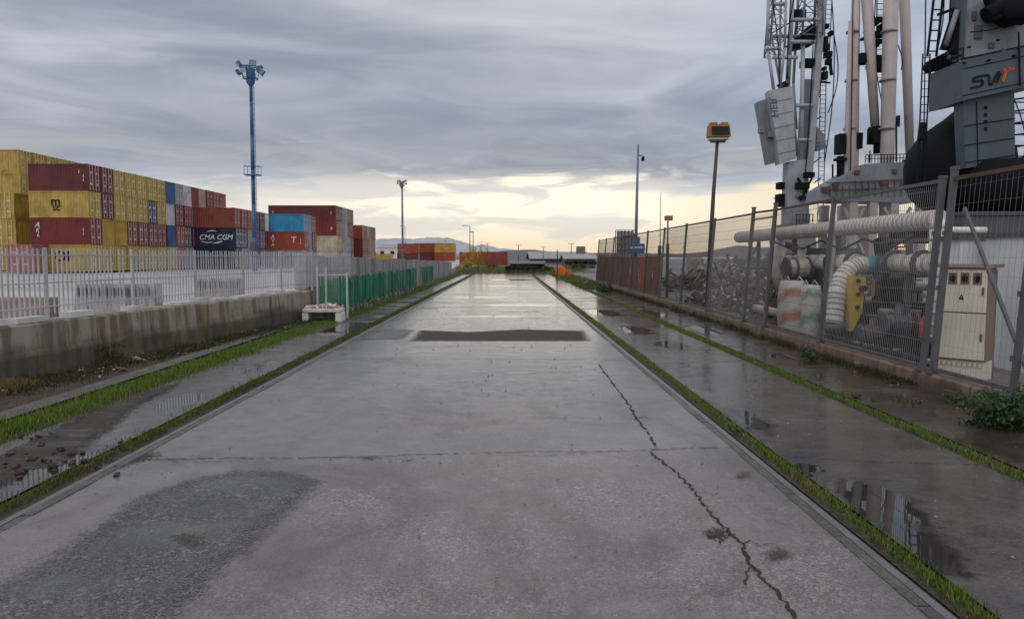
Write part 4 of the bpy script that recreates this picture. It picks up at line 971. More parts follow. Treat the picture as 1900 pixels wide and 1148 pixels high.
root = thing('orange_drum', 'bright orange round plastic drum lying past the road end on the right', 'drum', (xc, Y, -.02))
MB().tube([(xc-.1, Y-.28, .44), (xc-.1, Y-.24, .44), (xc-.1, Y+.3, .44), (xc-.1, Y+.34, .44)], [.40, .46, .46, .40], 24).build('drum', M['orange'], root)
b = MB()
for i in range(3): b.tube([(xc-.1, Y-.18+i*.2, .44), (xc-.1, Y-.14+i*.2, .44)], .475, 24)
b.tube([(xc-.1, Y-.30, .44), (xc-.1, Y-.285, .44)], .2, 16, 0); b.build('ribs', M['orange'], root)
b = MB().prism([(xc+.36, Y-.2, -.05), (xc+.80, Y-.2, -.05), (xc+.74, Y-.2, .62), (xc+.46, Y-.2, .62)], (0, .5, 0)); tag(b.build('orange_barrier', M['orange']), 'small orange plastic barrier standing right beside the orange drum', 'barrier')
p = pt(1034, 476, 61.5); b = MB().beam((p.x, 61.5, -.05), (p.x, 61.5, 2.3), .07); tag(b.build('marker_post', M['dark']), 'dark thin post just left of the orange drum', 'post')
def building(name, label, x0, x1, Y, depth, zw, zr, wm, rm, wins=0):
    root = thing(name, label, 'building', ((x0+x1)/2, Y, -.06))
    MB().box((x0, Y, -.06), (x1, Y+depth, zw)).build('wall', wm, root)
    e = .4; b = MB().prism([(x0-e, Y-e, zw), (x1+e, Y-e, zw), (x1+e, Y+depth/2, zr), (x0-e, Y+depth/2, zr)], (0, 0, .15))
    b.prism([(x0-e, Y+depth+e, zw), (x0-e, Y+depth/2, zr), (x1+e, Y+depth/2, zr), (x1+e, Y+depth+e, zw)], (0, 0, .15)); b.build('roof', rm, root)
    for i in range(wins):
        x = x0+(x1-x0)*(i+.5)/wins; MB().box((x-.9, Y-.05, zw*.45), (x+.9, Y+.05, zw*.75)).build('window', M['dark'], root)
    return root
def px_x(px, Y): return pt(px, 476, Y).x
building('warehouse', 'grey low warehouse with a wide pitched roof beyond the road end', px_x(985, 180), px_x(1100, 180), 180, 36, 1.1, pt(1000, 468, 200).z, M['bldg_dark'], M['roof_grey'], 7)
building('warehouse', 'pale flat warehouse low beneath the blue hills at the left', px_x(700, 330), px_x(775, 330), 330, 40, 5.5, pt(740, 454, 350).z, M['bldg_white'], M['roof_grey'], 4)
building('shed', 'dim low shed at the right beyond the orange drum', px_x(1050, 110), px_x(1105, 110), 110, 8, 1.3, 1.9, M['bldg_dark'], M['roof_grey'], 3)
Y = 130; x0, x1 = px_x(1069, Y), px_x(1086, Y); z0, z1 = pt(0, 471, Y).z, pt(0, 457, Y).z
root = thing('billboard', 'small olive billboard on two posts on the far skyline', 'billboard', ((x0+x1)/2, Y, -.06))
MB().obox(((x0+x1)/2, Y, (z0+z1)/2), (x1-x0)/2, .1, (z1-z0)/2, bev=.03).build('panel', M['billboard'], root)
for x in (x0+.3, x1-.3): MB().beam((x, Y+.15, -.06), (x, Y+.15, z1-.2), .14).build('post', M['dark'], root)
def hills(name, label, pts, Y, mat, depth=900, rough=2.2):
    b = MB(); xs = []; n = 220
    pxs = np.linspace(pts[0][0], pts[-1][0], n); pys = np.interp(pxs, [p[0] for p in pts], [p[1] for p in pts])
    nz = np.convolve(rng.normal(0, 1, n+8), np.ones(5)/5, 'same')[4:-4]*rough + rng.normal(0, .35, n)*rough*.5
    vs = []
    for i in range(n):
        x = px_x(float(pxs[i]), Y); z = max(.5, pt(0, float(pys[i]+nz[i]*.6), Y).z)
        vs += [(x, Y-depth*.25, -1), (x, Y-depth*.1, z*.55), (x, Y, z), (x, Y+depth, -1)]
    b.add(vs, [(4*i+q, 4*i+4+q, 4*i+5+q, 4*i+1+q) for i in range(n-1) for q in range(3)], 0, True)
    o = fixn(b.build(name, mat)); structure(o, label)
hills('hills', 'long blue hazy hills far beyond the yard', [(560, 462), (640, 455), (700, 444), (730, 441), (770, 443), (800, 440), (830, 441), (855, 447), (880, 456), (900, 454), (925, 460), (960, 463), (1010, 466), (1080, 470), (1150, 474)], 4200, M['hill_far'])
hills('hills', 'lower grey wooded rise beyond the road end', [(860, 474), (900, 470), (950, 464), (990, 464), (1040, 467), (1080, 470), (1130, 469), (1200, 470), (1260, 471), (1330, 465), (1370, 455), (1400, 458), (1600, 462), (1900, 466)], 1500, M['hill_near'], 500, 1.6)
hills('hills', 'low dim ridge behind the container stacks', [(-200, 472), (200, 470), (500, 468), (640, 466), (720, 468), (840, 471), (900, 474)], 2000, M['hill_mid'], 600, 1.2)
# shrubs and bushes: leaves on twigs
def bush(name, label, cat, c, rx, ry, rz, n, leaf, mat, stems=7, group=None):
    root = thing(name, label, cat, (c[0], c[1], c[2]), group); b = MB()
    for i in range(stems):
        a = random.uniform(0, 6.28); q = (c[0]+.75*rx*math.cos(a)*random.random(), c[1]+.75*ry*math.sin(a)*random.random(), c[2]+rz*random.uniform(.7, 1.5))
        b.tube([(c[0]+random.uniform(-.1, .1)*rx, c[1], c[2]-.02), ((c[0]+q[0])/2, (c[1]+q[1])/2, (c[2]+q[2])/2+.1*rz), q], [.02*rx, .014*rx, .006*rx], 5)
    b.build('stem', M['pole_brown'], root)
    K = max(6, n//60); cen = np.stack([rng.normal(0, .5, K)*rx, rng.normal(0, .5, K)*ry, np.abs(rng.normal(.9, .55, K))*rz], 1)
    k = rng.integers(0, K, n); P = cen[k] + rng.normal(0, .2, (n, 3))*np.array([rx, ry, rz*.8]); P[:, 2] = np.clip(P[:, 2], .01, None); P += np.array(c)
    u = rng.normal(0, 1, (n, 3)); u /= np.linalg.norm(u, axis=1)[:, None]; w_ = np.cross(u, rng.normal(0, 1, (n, 3))); w_ /= np.linalg.norm(w_, axis=1)[:, None]
    s_ = leaf*rng.uniform(.6, 1.4, (n, 1)); V = np.stack([P-u*s_, P+w_*s_*.5, P+u*s_, P-w_*s_*.5], 1)
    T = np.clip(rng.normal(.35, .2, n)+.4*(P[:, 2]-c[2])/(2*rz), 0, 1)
    o = tri_mesh('foliage', V.reshape(-1, 3), np.arange(n*4).reshape(n, 4), mat, None, parent=root, cols=np.repeat(T, 4)); return root
g = gnd(1865, 790); bush('bush', 'dense dark green bush at the right edge against the kerb', 'bush', (g.x+.02, g.y+.05, 0), .44, .34, .20, 2600, .025, M['leaf'])
g = gnd(1495, 668); bush('weed_clump', 'small dark weed clump at the kerb below the mesh fence', 'weed', (g.x+.1, g.y, 0), .2, .4, .09, 420, .03, M['leaf'], 4)
g = gnd(1650, 705); bush('weed_clump', 'thin olive weeds trailing along the rusty kerb', 'weed', (g.x+.12, g.y, 0), .12, .6, .05, 300, .022, M['leaf_moss'], 3)
g = gnd(1115, 540); bush('bush', 'dark bush at the far end of the screened fence', 'bush', (g.x+.1, g.y, 0), .3, 1.0, .2, 900, .045, M['leaf'])
g = gnd(1350, 803); bush('weed_clump', 'leafy weed sprouting beside the right rail', 'weed', (g.x+.06, g.y, 0), .05, .06, .03, 60, .016, M['leaf'], 3)
g = gnd(1582, 740); bush('weed_clump', 'little dark weed tuft in the outer wet strip', 'weed', (g.x, g.y, 0), .07, .07, .03, 90, .016, M['leaf'], 3)
g = gnd(180, 672); bush('weed_clump', 'rusty weed climbing the foot of the stained wall', 'weed', (g.x+.1, g.y, 0), .25, .35, .18, 420, .022, M['leaf_moss'], 5)
for i, (px, Y, h_, lab) in enumerate(((874, 120, 1.5, 'yellowing shrub left of the others, far along the left verge'), (888, 112, 1.9, 'tallest yellowing shrub with dark top far along the left verge'), (862, 100, .8, 'low yellowing shrub nearest on the far left verge'))):
    bush('shrub', lab, 'shrub', (px_x(px, Y), Y, -.06), .95, .9, h_, 1100, .10, M['leaf_yellow'], 6, 'yellowing shrubs along the far left verge')
for i in range(5):
    Y = 80+i*12; x = px_x((1010, 1068, 1085, 910, 960)[i], Y)
    bush('shrub', 'dark low shrub ' + ('behind the black blocks', 'right of the orange drum', 'under the billboard', 'left of the rusty containers', 'below the dark shed')[i], 'shrub', (x, Y, -.06), 1.2, .8, .45, 420, .13, M['leaf_moss'], 5)
# ------------------------------------------------------------------ mesh fence on the right
FXB, FZ0, FTOP, LEAN = 5.46, .20, 2.68, .17
kb = thing('kerb_wall', 'low rusty concrete kerb carrying the mesh fence', 'kerb', (5.52, 25, 0))
b = MB(); vs = []; N = 120
for j in range(N+1):
    y = -2+52*j/N
    for (x, z) in ((5.40, -.05), (5.41, .17), (5.43, .2), (5.62, .2), (5.62, -.05)): vs.append((x+random.uniform(-.008, .008), y, z+random.uniform(-.006, .006) if z > 0 else z))
b.add(vs, [(j*5+q, (j+1)*5+q, (j+1)*5+q+1, j*5+q+1) for j in range(N) for q in range(4)]+[(4, 3, 2, 1, 0)]); o = b.build('kerb_body', M['kerb'], kb)
b = MB()
for k in range(26):
    y = random.uniform(6, 45); b.obox((5.36, y, .05), .02, random.uniform(.05, .2), .03, Euler((0, 0, random.uniform(-.3, .3))).to_matrix(), bev=.005)
b.build('broken_chunk', M['kerb'], kb)
mf = thing('mesh_fence', 'tall galvanised wire mesh fence leaning slightly outward on the right kerb', 'fence', (FXB, 24, FZ0))
def fx(z): return FXB + LEAN*(z-FZ0)/(FTOP-FZ0)
posts = [5.0, 7.9, 9.42, 9.66, 12.86, 15.7, 17.1, 20.3, 23.5, 26.8, 30.0, 33.2, 36.4, 39.6, 42.8, 46.2]
for i, y in enumerate(posts):
    ex = .12 if y in (15.7, 17.1, 9.42) else .03
    w = .068 if y in (9.42, 9.66, 15.7, 17.1, 12.86) else .06
    b = MB(); b.beam((fx(FZ0), y, FZ0-.02), (fx(FTOP+ex), y, FTOP+ex), w, w, up=(1, 0, 0)); b.obox((fx(FZ0), y, FZ0+.01), w*.9, w*.9, .012); b.obox((fx(FTOP+ex), y, FTOP+ex+.015), w*.6, w*.6, .02)
    for z in (.6, 1.3, 2.0): b.obox((fx(z)-.02, y+w*.5, z), .02, .03, .03)
    b.build('post', M['galv'], mf)
def wiremesh(b, y0, y1, dy=.05, dz=.20, r=.0026, skew=.0):
    z0, z1 = FZ0+.06, FTOP-.04; n = int((y1-y0)/dy)
    for i in range(n):
        y = y0+(i+.5)*(y1-y0)/n
        b.beam((fx(z0), y, z0), (fx(z1), y+skew, z1), 2*r)
    z = z0+dz/2
    while z < z1:
        pts = [(fx(z)-.003, y0+(y1-y0)*k/6, z+.004*math.sin(k*2.3+z*9)) for k in range(7)]
        for k in range(6): b.beam(pts[k], pts[k+1], 2*r)
        z += dz
for i in range(len(posts)-1):
    y0, y1 = posts[i]+.05, posts[i+1]-.05
    if y1-y0 < .25: continue
    far = y0 > 25
    b = MB(); wiremesh(b, y0, y1, (.09 if i == 1 else .05) if not far else .10, .22 if not far else .4, .0011 if i == 1 else .0023 if y0 < 12 else .0025 if not far else .0032, random.uniform(-.03, .03))
    b.build('wire_mesh', M['wire'] if i != 4 and i < 7 else M['wire_black'], mf)
    b = MB(); b.beam((fx(FTOP), y0-.05, FTOP), (fx(FTOP), y1+.05, FTOP+(.0 if i != 5 else .02)), .045, .045)
    if i in (5,): b.beam((fx(FTOP-.14), y0, FTOP-.14), (fx(FTOP-.14), y1, FTOP-.14), .03)
    b.build('top_rail', M['rusty'] if i % 3 else M['galv'], mf)
    b = MB(); b.beam((fx(FZ0+.06), y0-.05, FZ0+.06), (fx(FZ0+.06), y1+.05, FZ0+.06), .04, .05); b.build('bottom_rail', M['galv'], mf)
b = MB(); b.beam((fx(.25)+.04, 7.6, .25), (fx(2.3)+.04, 9.2, 2.3), .035); b.build('brace', M['galv'], mf)
# faded reddish screen sheets on the far bays
def screen(y0, y1, z1, mat, label=None):
    n = max(4, int((y1-y0)/.3)); vs = []
    for i in range(n+1):
        y = y0+(y1-y0)*i/n
        for k in range(7): z = .24+(z1+random.uniform(-.02, .02)-.24)*k/6; vs.append((fx(z)+.03+.02*math.sin(y*4+k)+random.uniform(-.008, .008), y, z))
    o = MB().add(vs, [(i*7+k, (i+1)*7+k, (i+1)*7+k+1, i*7+k+1) for i in range(n) for k in range(6)], 0, True).build('screen_sheet', mat, mf, label)
sy = [26.9, 28.5, 30.1, 31.5, 34.0, 36.5, 39.7, 42.9, 46.1]
for i in range(len(sy)-1):
    screen(sy[i]+.02, sy[i+1]-.02, 1.72+random.uniform(-.05, .05), M['screen_orange'] if i == 2 else M['screen'] if i > -1 else M['backwall'], 'brighter orange screen sheet' if i == 2 else None)
# things of unclear use stacked behind the screen that show over its top
for (px, Y, zt, w, lab) in ((1208, 30.5, 2.15, .12, 'short stub post left of the small fence gap behind the screen'), (1222, 29, 2.2, .10, 'second short stub post beside the fence behind the screen')):
    p = px_x(px, Y); b = MB().beam((p+.35, Y, .05), (p+.35, Y, zt), w); tag(b.build('stub_post', M['pole_brown']), lab, 'post')

# ------------------------------------------------------------------ white lagged pipes behind the fence
PX = 7.2
pl = thing('pipe_loop', 'white banded pipe loop running along behind the mesh fence', 'pipe', (PX, 17, .05))
def banded(b, pts, r, mi=0, step=.16, n=16):
    b.tube(pts, r, n, mi)
    for i in range(len(pts)-1):
        a, c = Vector(pts[i]), Vector(pts[i+1]); L = (c-a).length; k = int(L/step)
        for j in range(k):
            p = a.lerp(c, (j+.5)/k); d = (c-a)/L; b.tube([p-d*step*.16, p+d*step*.16], r*1.05, n, 1)  # darker ring colour paints in the shading between the bands
b = MB(); banded(b, [(PX, 12.4, 2.32), (PX, 23.2, 2.30)], .165); b.build('upper_pipe', [M['pipe_white'], M['pipe_dirty_shade']], pl)
b = MB(); banded(b, [(PX, 12.45, 2.30), (PX+.02, 12.35, .05)], .13, 0, .2); b.build('drop_pipe', [M['pipe_white'], M['pipe_dirty_shade']], pl)
b = MB(); b.tube([(PX, 19.75, 2.25), (PX-.02, 19.7, 1.2), (PX+.05, 19.8, .95), (PX+.3, 19.9, .8)], [.15, .16, .15, .14], 14); b.build('drop_pipe', M['pipe_dirty_shade'], pl)
b = MB(); banded(b, [(PX+.1, 12.6, 1.58), (PX+.1, 14.2, 1.58)], .17, 0, .3); banded(b, [(PX+.1, 15.4, 1.58), (PX+.1, 19.6, 1.56)], .17, 0, .5); b.build('middle_pipe', [M['pipe_white'], M['pipe_dirty_shade']], pl)
b = MB(); 
for y in (13.0, 14.0, 15.6, 16.6, 18.2): b.tube([(PX+.1, y-.04, 1.58), (PX+.1, y+.04, 1.58)], .24, 16)
b.build('flange', M['galv'], pl)
b = MB()
for y in (13.4, 16.3, 18.8, 21.5): b.beam((PX+.05, y, .05), (PX+.05, y, 2.15), .09); b.beam((PX-.25, y, 1.36), (PX+.4, y, 1.36), .08)
b.build('support', M['galv'], pl)
hp = thing('flexible_hose', 'fat white ribbed hose bending down to the ground with a teal coupling', 'hose', (6.9, 15.0, .05))
def hosept(px, py, Y): return pt(px, py, Y)
path = [hosept(1606, 492, 14.6), hosept(1590, 492, 14.5), hosept(1575, 500, 14.4), hosept(1561, 517, 14.3), hosept(1553, 540, 14.2), hosept(1550, 568, 14.15), hosept(1546, 600, 14.1)]
path[-1].z = max(path[-1].z, .2); b = MB(); 
sm = []
for i in range(len(path)-1):
    for j in range(6): sm.append(path[i].lerp(path[i+1], j/6))
sm.append(path[-1]); b.tube(sm, .165, 16)
for k in range(1, len(sm)-1, 2): b.tube([sm[k].lerp(sm[k+1], -.25), sm[k].lerp(sm[k+1], .35)], .178, 16, 1)
b.build('hose', [M['pipe_white'], M['pipe_dirty_shade']], hp)
a = path[0]; MB().tube([a+Vector((-.02, 0, 0)), a+Vector((.26, .02, 0))], .185, 18).build('coupling', M['teal'], hp)
b = MB(); b.tube([a+Vector((.26, .02, 0)), a+Vector((.30, .02, 0))], .24, 18); b.tube([path[-1]+Vector((0, 0, .0)), path[-1]+Vector((0, 0, -.12))], .22, 16); b.build('flange', M['galv'], hp)
MB().beam((path[-1].x, path[-1].y, .05), (path[-1].x, path[-1].y, path[-1].z-.05), .2).build('stand', M['dark'], hp)
c = pt(1588, 572, 13.9); root = thing('yellow_valve', 'yellow machine casing behind the ribbed hose bend', 'machine', (c.x, 13.9, .05))
b = MB().prism([(c.x-.10, 13.9, .30), (c.x-.04, 13.9, .30), (c.x+.12, 13.9, .66), (c.x+.17, 13.9, 1.32), (c.x-.06, 13.9, 1.34), (c.x-.1, 13.9, 1.0)], (0, .4, 0)); b.build('casing', M['yellow'], root)
b = MB()
for z in (.75, 1.0, 1.25): b.tube([(c.x+.02, 13.9, z), (c.x+.02, 13.84, z)], .035, 10)
b.tube([(c.x+.1, 13.88, 1.1), (c.x+.1, 13.80, 1.1)], .06, 12); b.build('fitting', M['dark'], root)
MB().box((c.x-.16, 13.95, .05), (c.x+.2, 14.25, .30)).build('foot', M['dark'], root)
# printed big bags
for i, (px0, px1, Y, lab) in enumerate(((1466, 1502, 15.0, 'pale big bag with reddish print behind the fence'), (1503, 1530, 14.6, 'pale big bag with greenish print beside the curved hose'))):
    x0, x1 = px_x(px0, Y), px_x(px1, Y); xc = (x0+x1)/2; w = (x1-x0)/2; zt = pt(0, 522 if i == 0 else 530, Y).z
    root = thing('big_bag', lab, 'bag', (xc, Y, .05), 'printed big bags by the hose')
    prof = []; b = MB(); n = 20; rows = 9; vs = []
    for k in range(rows):
        z = .05+(zt-.05)*k/(rows-1); s_ = 1+.10*math.sin(math.pi*k/(rows-1))-(.12 if k == rows-1 else 0)
        for q in range(n):
            a = 2*math.pi*q/n; ca, sa = math.cos(a), math.sin(a); e = .45
            vs.append((xc+w*s_*abs(ca)**e*(1 if ca > 0 else -1)+random.uniform(-.012, .012), Y+.35+.34*s_*abs(sa)**e*(1 if sa > 0 else -1)+random.uniform(-.012, .012), z))
    b.add(vs, [(k*n+q, k*n+(q+1) % n, (k+1)*n+(q+1) % n, (k+1)*n+q) for k in range(rows-1) for q in range(n)] + [tuple((rows-1)*n+q for q in range(n))], 0, True); b.build('sack', M['bag' if i == 0 else 'bag2'], root)
    b = MB()
    for sx in (-1, 1): b.tube([(xc+sx*w*.7, Y+.1, zt-.03), (xc+sx*w*.6, Y+.3, zt+.09), (xc+sx*w*.7, Y+.5, zt-.03)], .015, 6)
    b.build('lifting_loop', M['pipe_dirty_shade'], root)
# pumps, valves and clutter behind the mesh
def valve(px, py, Y, s_, label, mat, wheelm):
    c = pt(px, py, Y); root = thing('pump_unit', label, 'pump', (c.x, Y, .05))
    b = MB(); b.tube([(c.x-.5*s_, Y, c.z), (c.x-.2*s_, Y, c.z), (c.x+.2*s_, Y, c.z), (c.x+.5*s_, Y, c.z)], [.22*s_, .34*s_, .34*s_, .2*s_], 16); b.tube([(c.x, Y, c.z), (c.x, Y, c.z+.62*s_)], [.22*s_, .12*s_], 12); b.build('body', mat, root)
    b = MB()
    for dx in (-.5, -.22, .22, .5): b.tube([(c.x+dx*s_-.025, Y, c.z), (c.x+dx*s_+.025, Y, c.z)], .38*s_, 16)
    b.build('flange', M['galv'], root)
    n = 18; ring = [(c.x+.3*s_*math.cos(2*math.pi*k/n), Y+.3*s_*math.sin(2*math.pi*k/n), c.z+.7*s_) for k in range(n+1)]; b = MB().tube(ring, .03*s_, 6); b.beam(ring[0], ring[9], .03*s_); b.beam(ring[4], ring[13], .03*s_); b.tube([(c.x, Y, c.z+.55*s_), (c.x, Y, c.z+.72*s_)], .04*s_, 8); b.build('hand_wheel', wheelm, root)
    MB().box((c.x-.25*s_, Y-.2, .05), (c.x+.25*s_, Y+.2, max(.1, c.z-.3*s_))).build('base', M['dark'], root)
valve(1660, 500, 14.4, .62, 'pale pump with hand wheel under the upper pipe by the red sign', M['scrap_light'], M['red'])
valve(1668, 600, 13.4, .55, 'lower grey pump on the dark base behind the mesh', M['galv'], M['dark'])
valve(1620, 620, 13.6, .5, 'dark valve left of the lower grey pump', M['scrap'], M['rusty'])
valve(1486, 498, 17.6, .7, 'dirty white valve in the middle pipe run at the left', M['pipe_dirty_shade'], M['galv'])
c = pt(1655, 462, 15.2); root = thing('warning_sign', 'small red sign above the pumps behind the fence', 'sign', (c.x, 15.2, .05))
MB().obox((c.x, 15.2, c.z), .11, .008, .11).build('panel', M['red'], root)
MB().obox((c.x, 15.188, c.z-.01), .05, .003, .045).build('pictogram', M['logo_white'], root)
MB().beam((c.x, 15.23, .05), (c.x, 15.23, c.z+.08), .035).build('post', M['galv'], root)
root = thing('skid_grating', 'black grated skid lying below the hose behind the mesh', 'grating', (6.9, 13.2, .05))
b = MB()
for i in range(26): y = 11.2+i*.13; b.beam((6.2, y, .10), (7.9, y, .34), .03, .10)
b.build('bars', M['dark'], root)
b = MB(); b.beam((6.2, 11.1, .12), (6.2, 14.7, .12), .08); b.beam((7.9, 11.1, .34), (7.9, 14.7, .34), .08); b.box((6.25, 11.1, .052), (7.85, 14.6, .07)); b.build('frame', M['dark'], root)
root = thing('motor_block', 'dark machine frame with thick inclined tube below the red sign', 'machine', (8.0, 14.4, .05))
a0, a1 = pt(1640, 455, 14.9), pt(1655, 560, 14.3)
b = MB().tube([a0+Vector((-.05, 0, .1)), a1], [.16, .2], 12); b.box((a1.x-.5, 14.3, .05), (a1.x+.7, 15.2, .8)); b.box((a1.x+.15, 14.32, .82), (a1.x+.6, 15.0, 1.25)); b.build('frame', M['dark'], root)
b = MB()
for k in range(4): b.obox((a1.x+.15+.13*k, 14.27, .9), .04, .03, .08, bev=.01)
b.tube([(a1.x-.3, 14.2, .65), (a1.x+.5, 14.2, .62)], .06, 8); b.build('fitting', M['scrap_light'], root)
p = pt(1720, 630, 12.6); b = MB().lathe((p.x, 12.6, .05), [(.10, 0), (.12, .03), (.12, .55), (.07, .64), (.03, .68)], 14); tag(b.build('red_cylinder', M['red']), 'red cylinder standing at the foot of the dropping pipe', 'cylinder')
b = MB(); 
for k in range(240):
    Y = random.uniform(11, 17); x = random.uniform(6.2, 8.6); s_ = random.uniform(.03, .12)
    b.obox((x, Y, .05+s_*.4), s_, s_*random.uniform(.3, 1), s_*.45, Euler((random.uniform(-.6, .6), random.uniform(-.6, .6), random.uniform(0, 6))).to_matrix(), 0 if random.random() < .7 else 1, bev=s_*.12)
tag(b.build('scrap_litter', [M['scrap'], M['scrap_light']]), 'small scrap and rags strewn around the pumps behind the mesh', 'scrap', kind='stuff')
def heap(name, label, xc, yc, rx, ry, h, n, smin, smax, mats, wts):
    b = MB()
    for k in range(n):
        u, v = random.gauss(0, .42), random.gauss(0, .42); d = math.sqrt(u*u+v*v); z = h*max(0, 1-d*d)*random.uniform(.3, 1.05); s_ = random.uniform(smin, smax)
        mi = random.choices(range(len(mats)), wts)[0]; Mx = Euler((random.uniform(-1, 1), random.uniform(-1, 1), random.uniform(0, 6))).to_matrix()
        if random.random() < .3: b.beam((xc+u*rx, yc+v*ry, .05+z), Vector((xc+u*rx, yc+v*ry, .05+z))+Mx @ Vector((s_*3.5, 0, 0)), s_*.3, mi=mi)
        else: b.obox((xc+u*rx, yc+v*ry, .05+z), s_, s_*random.uniform(.4, 1), s_*random.uniform(.2, .7), Mx, mi, bev=s_*.12)
    tag(b.build(name, mats), label, 'scrap heap', kind='stuff')
heap('scrap_heap', 'tangled dark and pale scrap heap behind the middle of the mesh fence', 8.3, 24, 1.9, 5.0, .6, 3600, .02, .13, [M['scrap'], M['scrap_light'], M['rusty'], M['dark']], [4, .8, 5, 5])
heap('scrap_heap', 'pale heap of bags and rubble farther back behind the mesh fence', 13.5, 38, 5, 7, .75, 2600, .05, .2, [M['scrap_light'], M['scrap'], M['rusty'], M['dark']], [1.2, 4, 3, 4])
heap('scrap_heap', 'rusty brown pile beside the banded pipe end', 8.0, 19.2, 1.2, 2.2, .9, 1200, .03, .12, [M['rusty'], M['scrap'], M['dark']], [4, 2, 2])
heap('scrap_heap', 'heap of mixed crates and debris below the light grey crane', 17, 47, 7, 6, 1.5, 1600, .08, .4, [M['scrap_light'], M['scrap'], M['rusty'], M['bldg_dark']], [3, 3, 2, 2])
# dark cabinet half seen between the twin posts and the bags
b = MB().box((7.4, 17.6, .05), (8.3, 18.4, 1.9)); o = b.build('dark_locker', M['bldg_dark']); tag(o, 'dark locker behind the twin posts of the mesh fence', 'locker')
# thinner pipe runs, cables and stanchions that fill the space behind the mesh
def piperun(name, label, pts, r, mat, fl=()):
    root = thing(name, label, 'pipe', Vector((pts[0][0], pts[0][1], .05))); P = [Vector(p) for p in pts]; sm = []
    for i in range(len(P)-1):
        for k in range(5): sm.append(P[i].lerp(P[i+1], k/5))
    sm.append(P[-1]); MB().tube(sm, r, 10).build('pipe', mat, root)
    for (i, ) in [(f,) for f in fl]:
        a, d = P[i], (P[i+1]-P[i]).normalized(); MB().tube([a+d*.02, a+d*.07], r*1.7, 12).build('flange', M['galv'], root)
piperun('pipe_run', 'thin rusty pipe climbing over behind the curved hose', [(7.6, 15.2, .05), (7.6, 15.2, 1.9), (7.6, 14.6, 2.0), (8.4, 14.2, 2.0), (8.4, 14.2, .4)], .05, M['rusty'], (1, 3))
piperun('pipe_run', 'dirty white pipe rising to the upper pipe between the fence bays', [(7.05, 16.2, .05), (7.05, 16.2, 2.2)], .09, M['pipe_dirty_shade'], (0,))
piperun('pipe_run', 'low dirty pipe running along the ground behind the big bags', [(6.5, 19.5, .35), (6.5, 15.9, .35), (7.3, 15.7, .35), (7.3, 15.2, 1.0)], .10, M['pipe_dirty_shade'], (0, 1, 2))
piperun('pipe_run', 'grey pipe with flanges crossing under the red sign', [(7.6, 14.0, 1.15), (9.0, 13.8, 1.15), (9.0, 13.8, .1)], .09, M['pipe_white'], (0, 1))
piperun('pipe_run', 'slim white pipe standing beside the dropping end of the banded pipe', [(7.45, 12.7, .05), (7.45, 12.7, 2.15), (8.2, 12.75, 2.15)], .06, M['pipe_white'], (1,))
piperun('cable', 'black sagging cable slung along under the upper pipe', [(7.0, 12.6, 2.1), (7.0, 13.6, 1.86), (7.0, 14.6, 2.05), (7.0, 15.6, 1.84), (7.0, 16.6, 2.06), (7.0, 18.0, 1.82), (7.0, 19.5, 2.08)], .022, M['dark'])
piperun('cable', 'black hose looped on the ground before the pumps', [(6.3, 12.0, .1), (6.6, 12.6, .12), (6.2, 13.2, .1), (6.7, 13.8, .25), (6.9, 14.3, .6), (7.2, 14.5, .9)], .035, M['dark'])
piperun('pipe_run', 'tall dark riser behind the twin posts', [(7.9, 20.4, .05), (7.9, 20.4, 2.0), (7.3, 20.4, 2.1)], .08, M['rusty'], (1,))
for i, (x, y, z, w, h, mt, lab) in enumerate(((7.5, 16.9, .05, .35, 1.1, 'blue_box', 'dull blue box between the pipe drop and the big bags'), (8.1, 15.9, .05, .4, 1.35, 'yellow', 'small yellow box behind the middle pipe'), (8.8, 16.8, .05, .6, 1.6, 'scrap_light', 'pale control box behind the dirty valve'), (8.6, 13.6, .05, .35, .9, 'crane_mid', 'grey box beside the dark machine frame'))):
    root = thing('control_box', lab, 'box', (x, y, z)); MB().obox((x, y, z+h/2), w/2, .18, h/2, bev=.02).build('body', M[mt], root)
    MB().obox((x-.02, y-.186, z+h*.6), w*.36, .008, h*.28, bev=.004).build('door', M[mt], root); MB().obox((x+w*.3, y-.2, z+h*.6), .012, .015, .05).build('handle', M['dark'], root)
for i in range(7):
    c0 = (9.6+i*2.3, 47+i*1.5); Y = 55+i*3.2; x = px_x(1246+i*17, Y)
    o = MB().obox((x, Y, .85), 1.0, .7, .8, bev=.14).add([], []).build('white_bale', M['scrap_light'] if i % 3 else M['cabin_white']); tag(o, 'pale bale in the far row behind the middle of the mesh fence', 'bale', 'pale bales far behind the mesh fence')
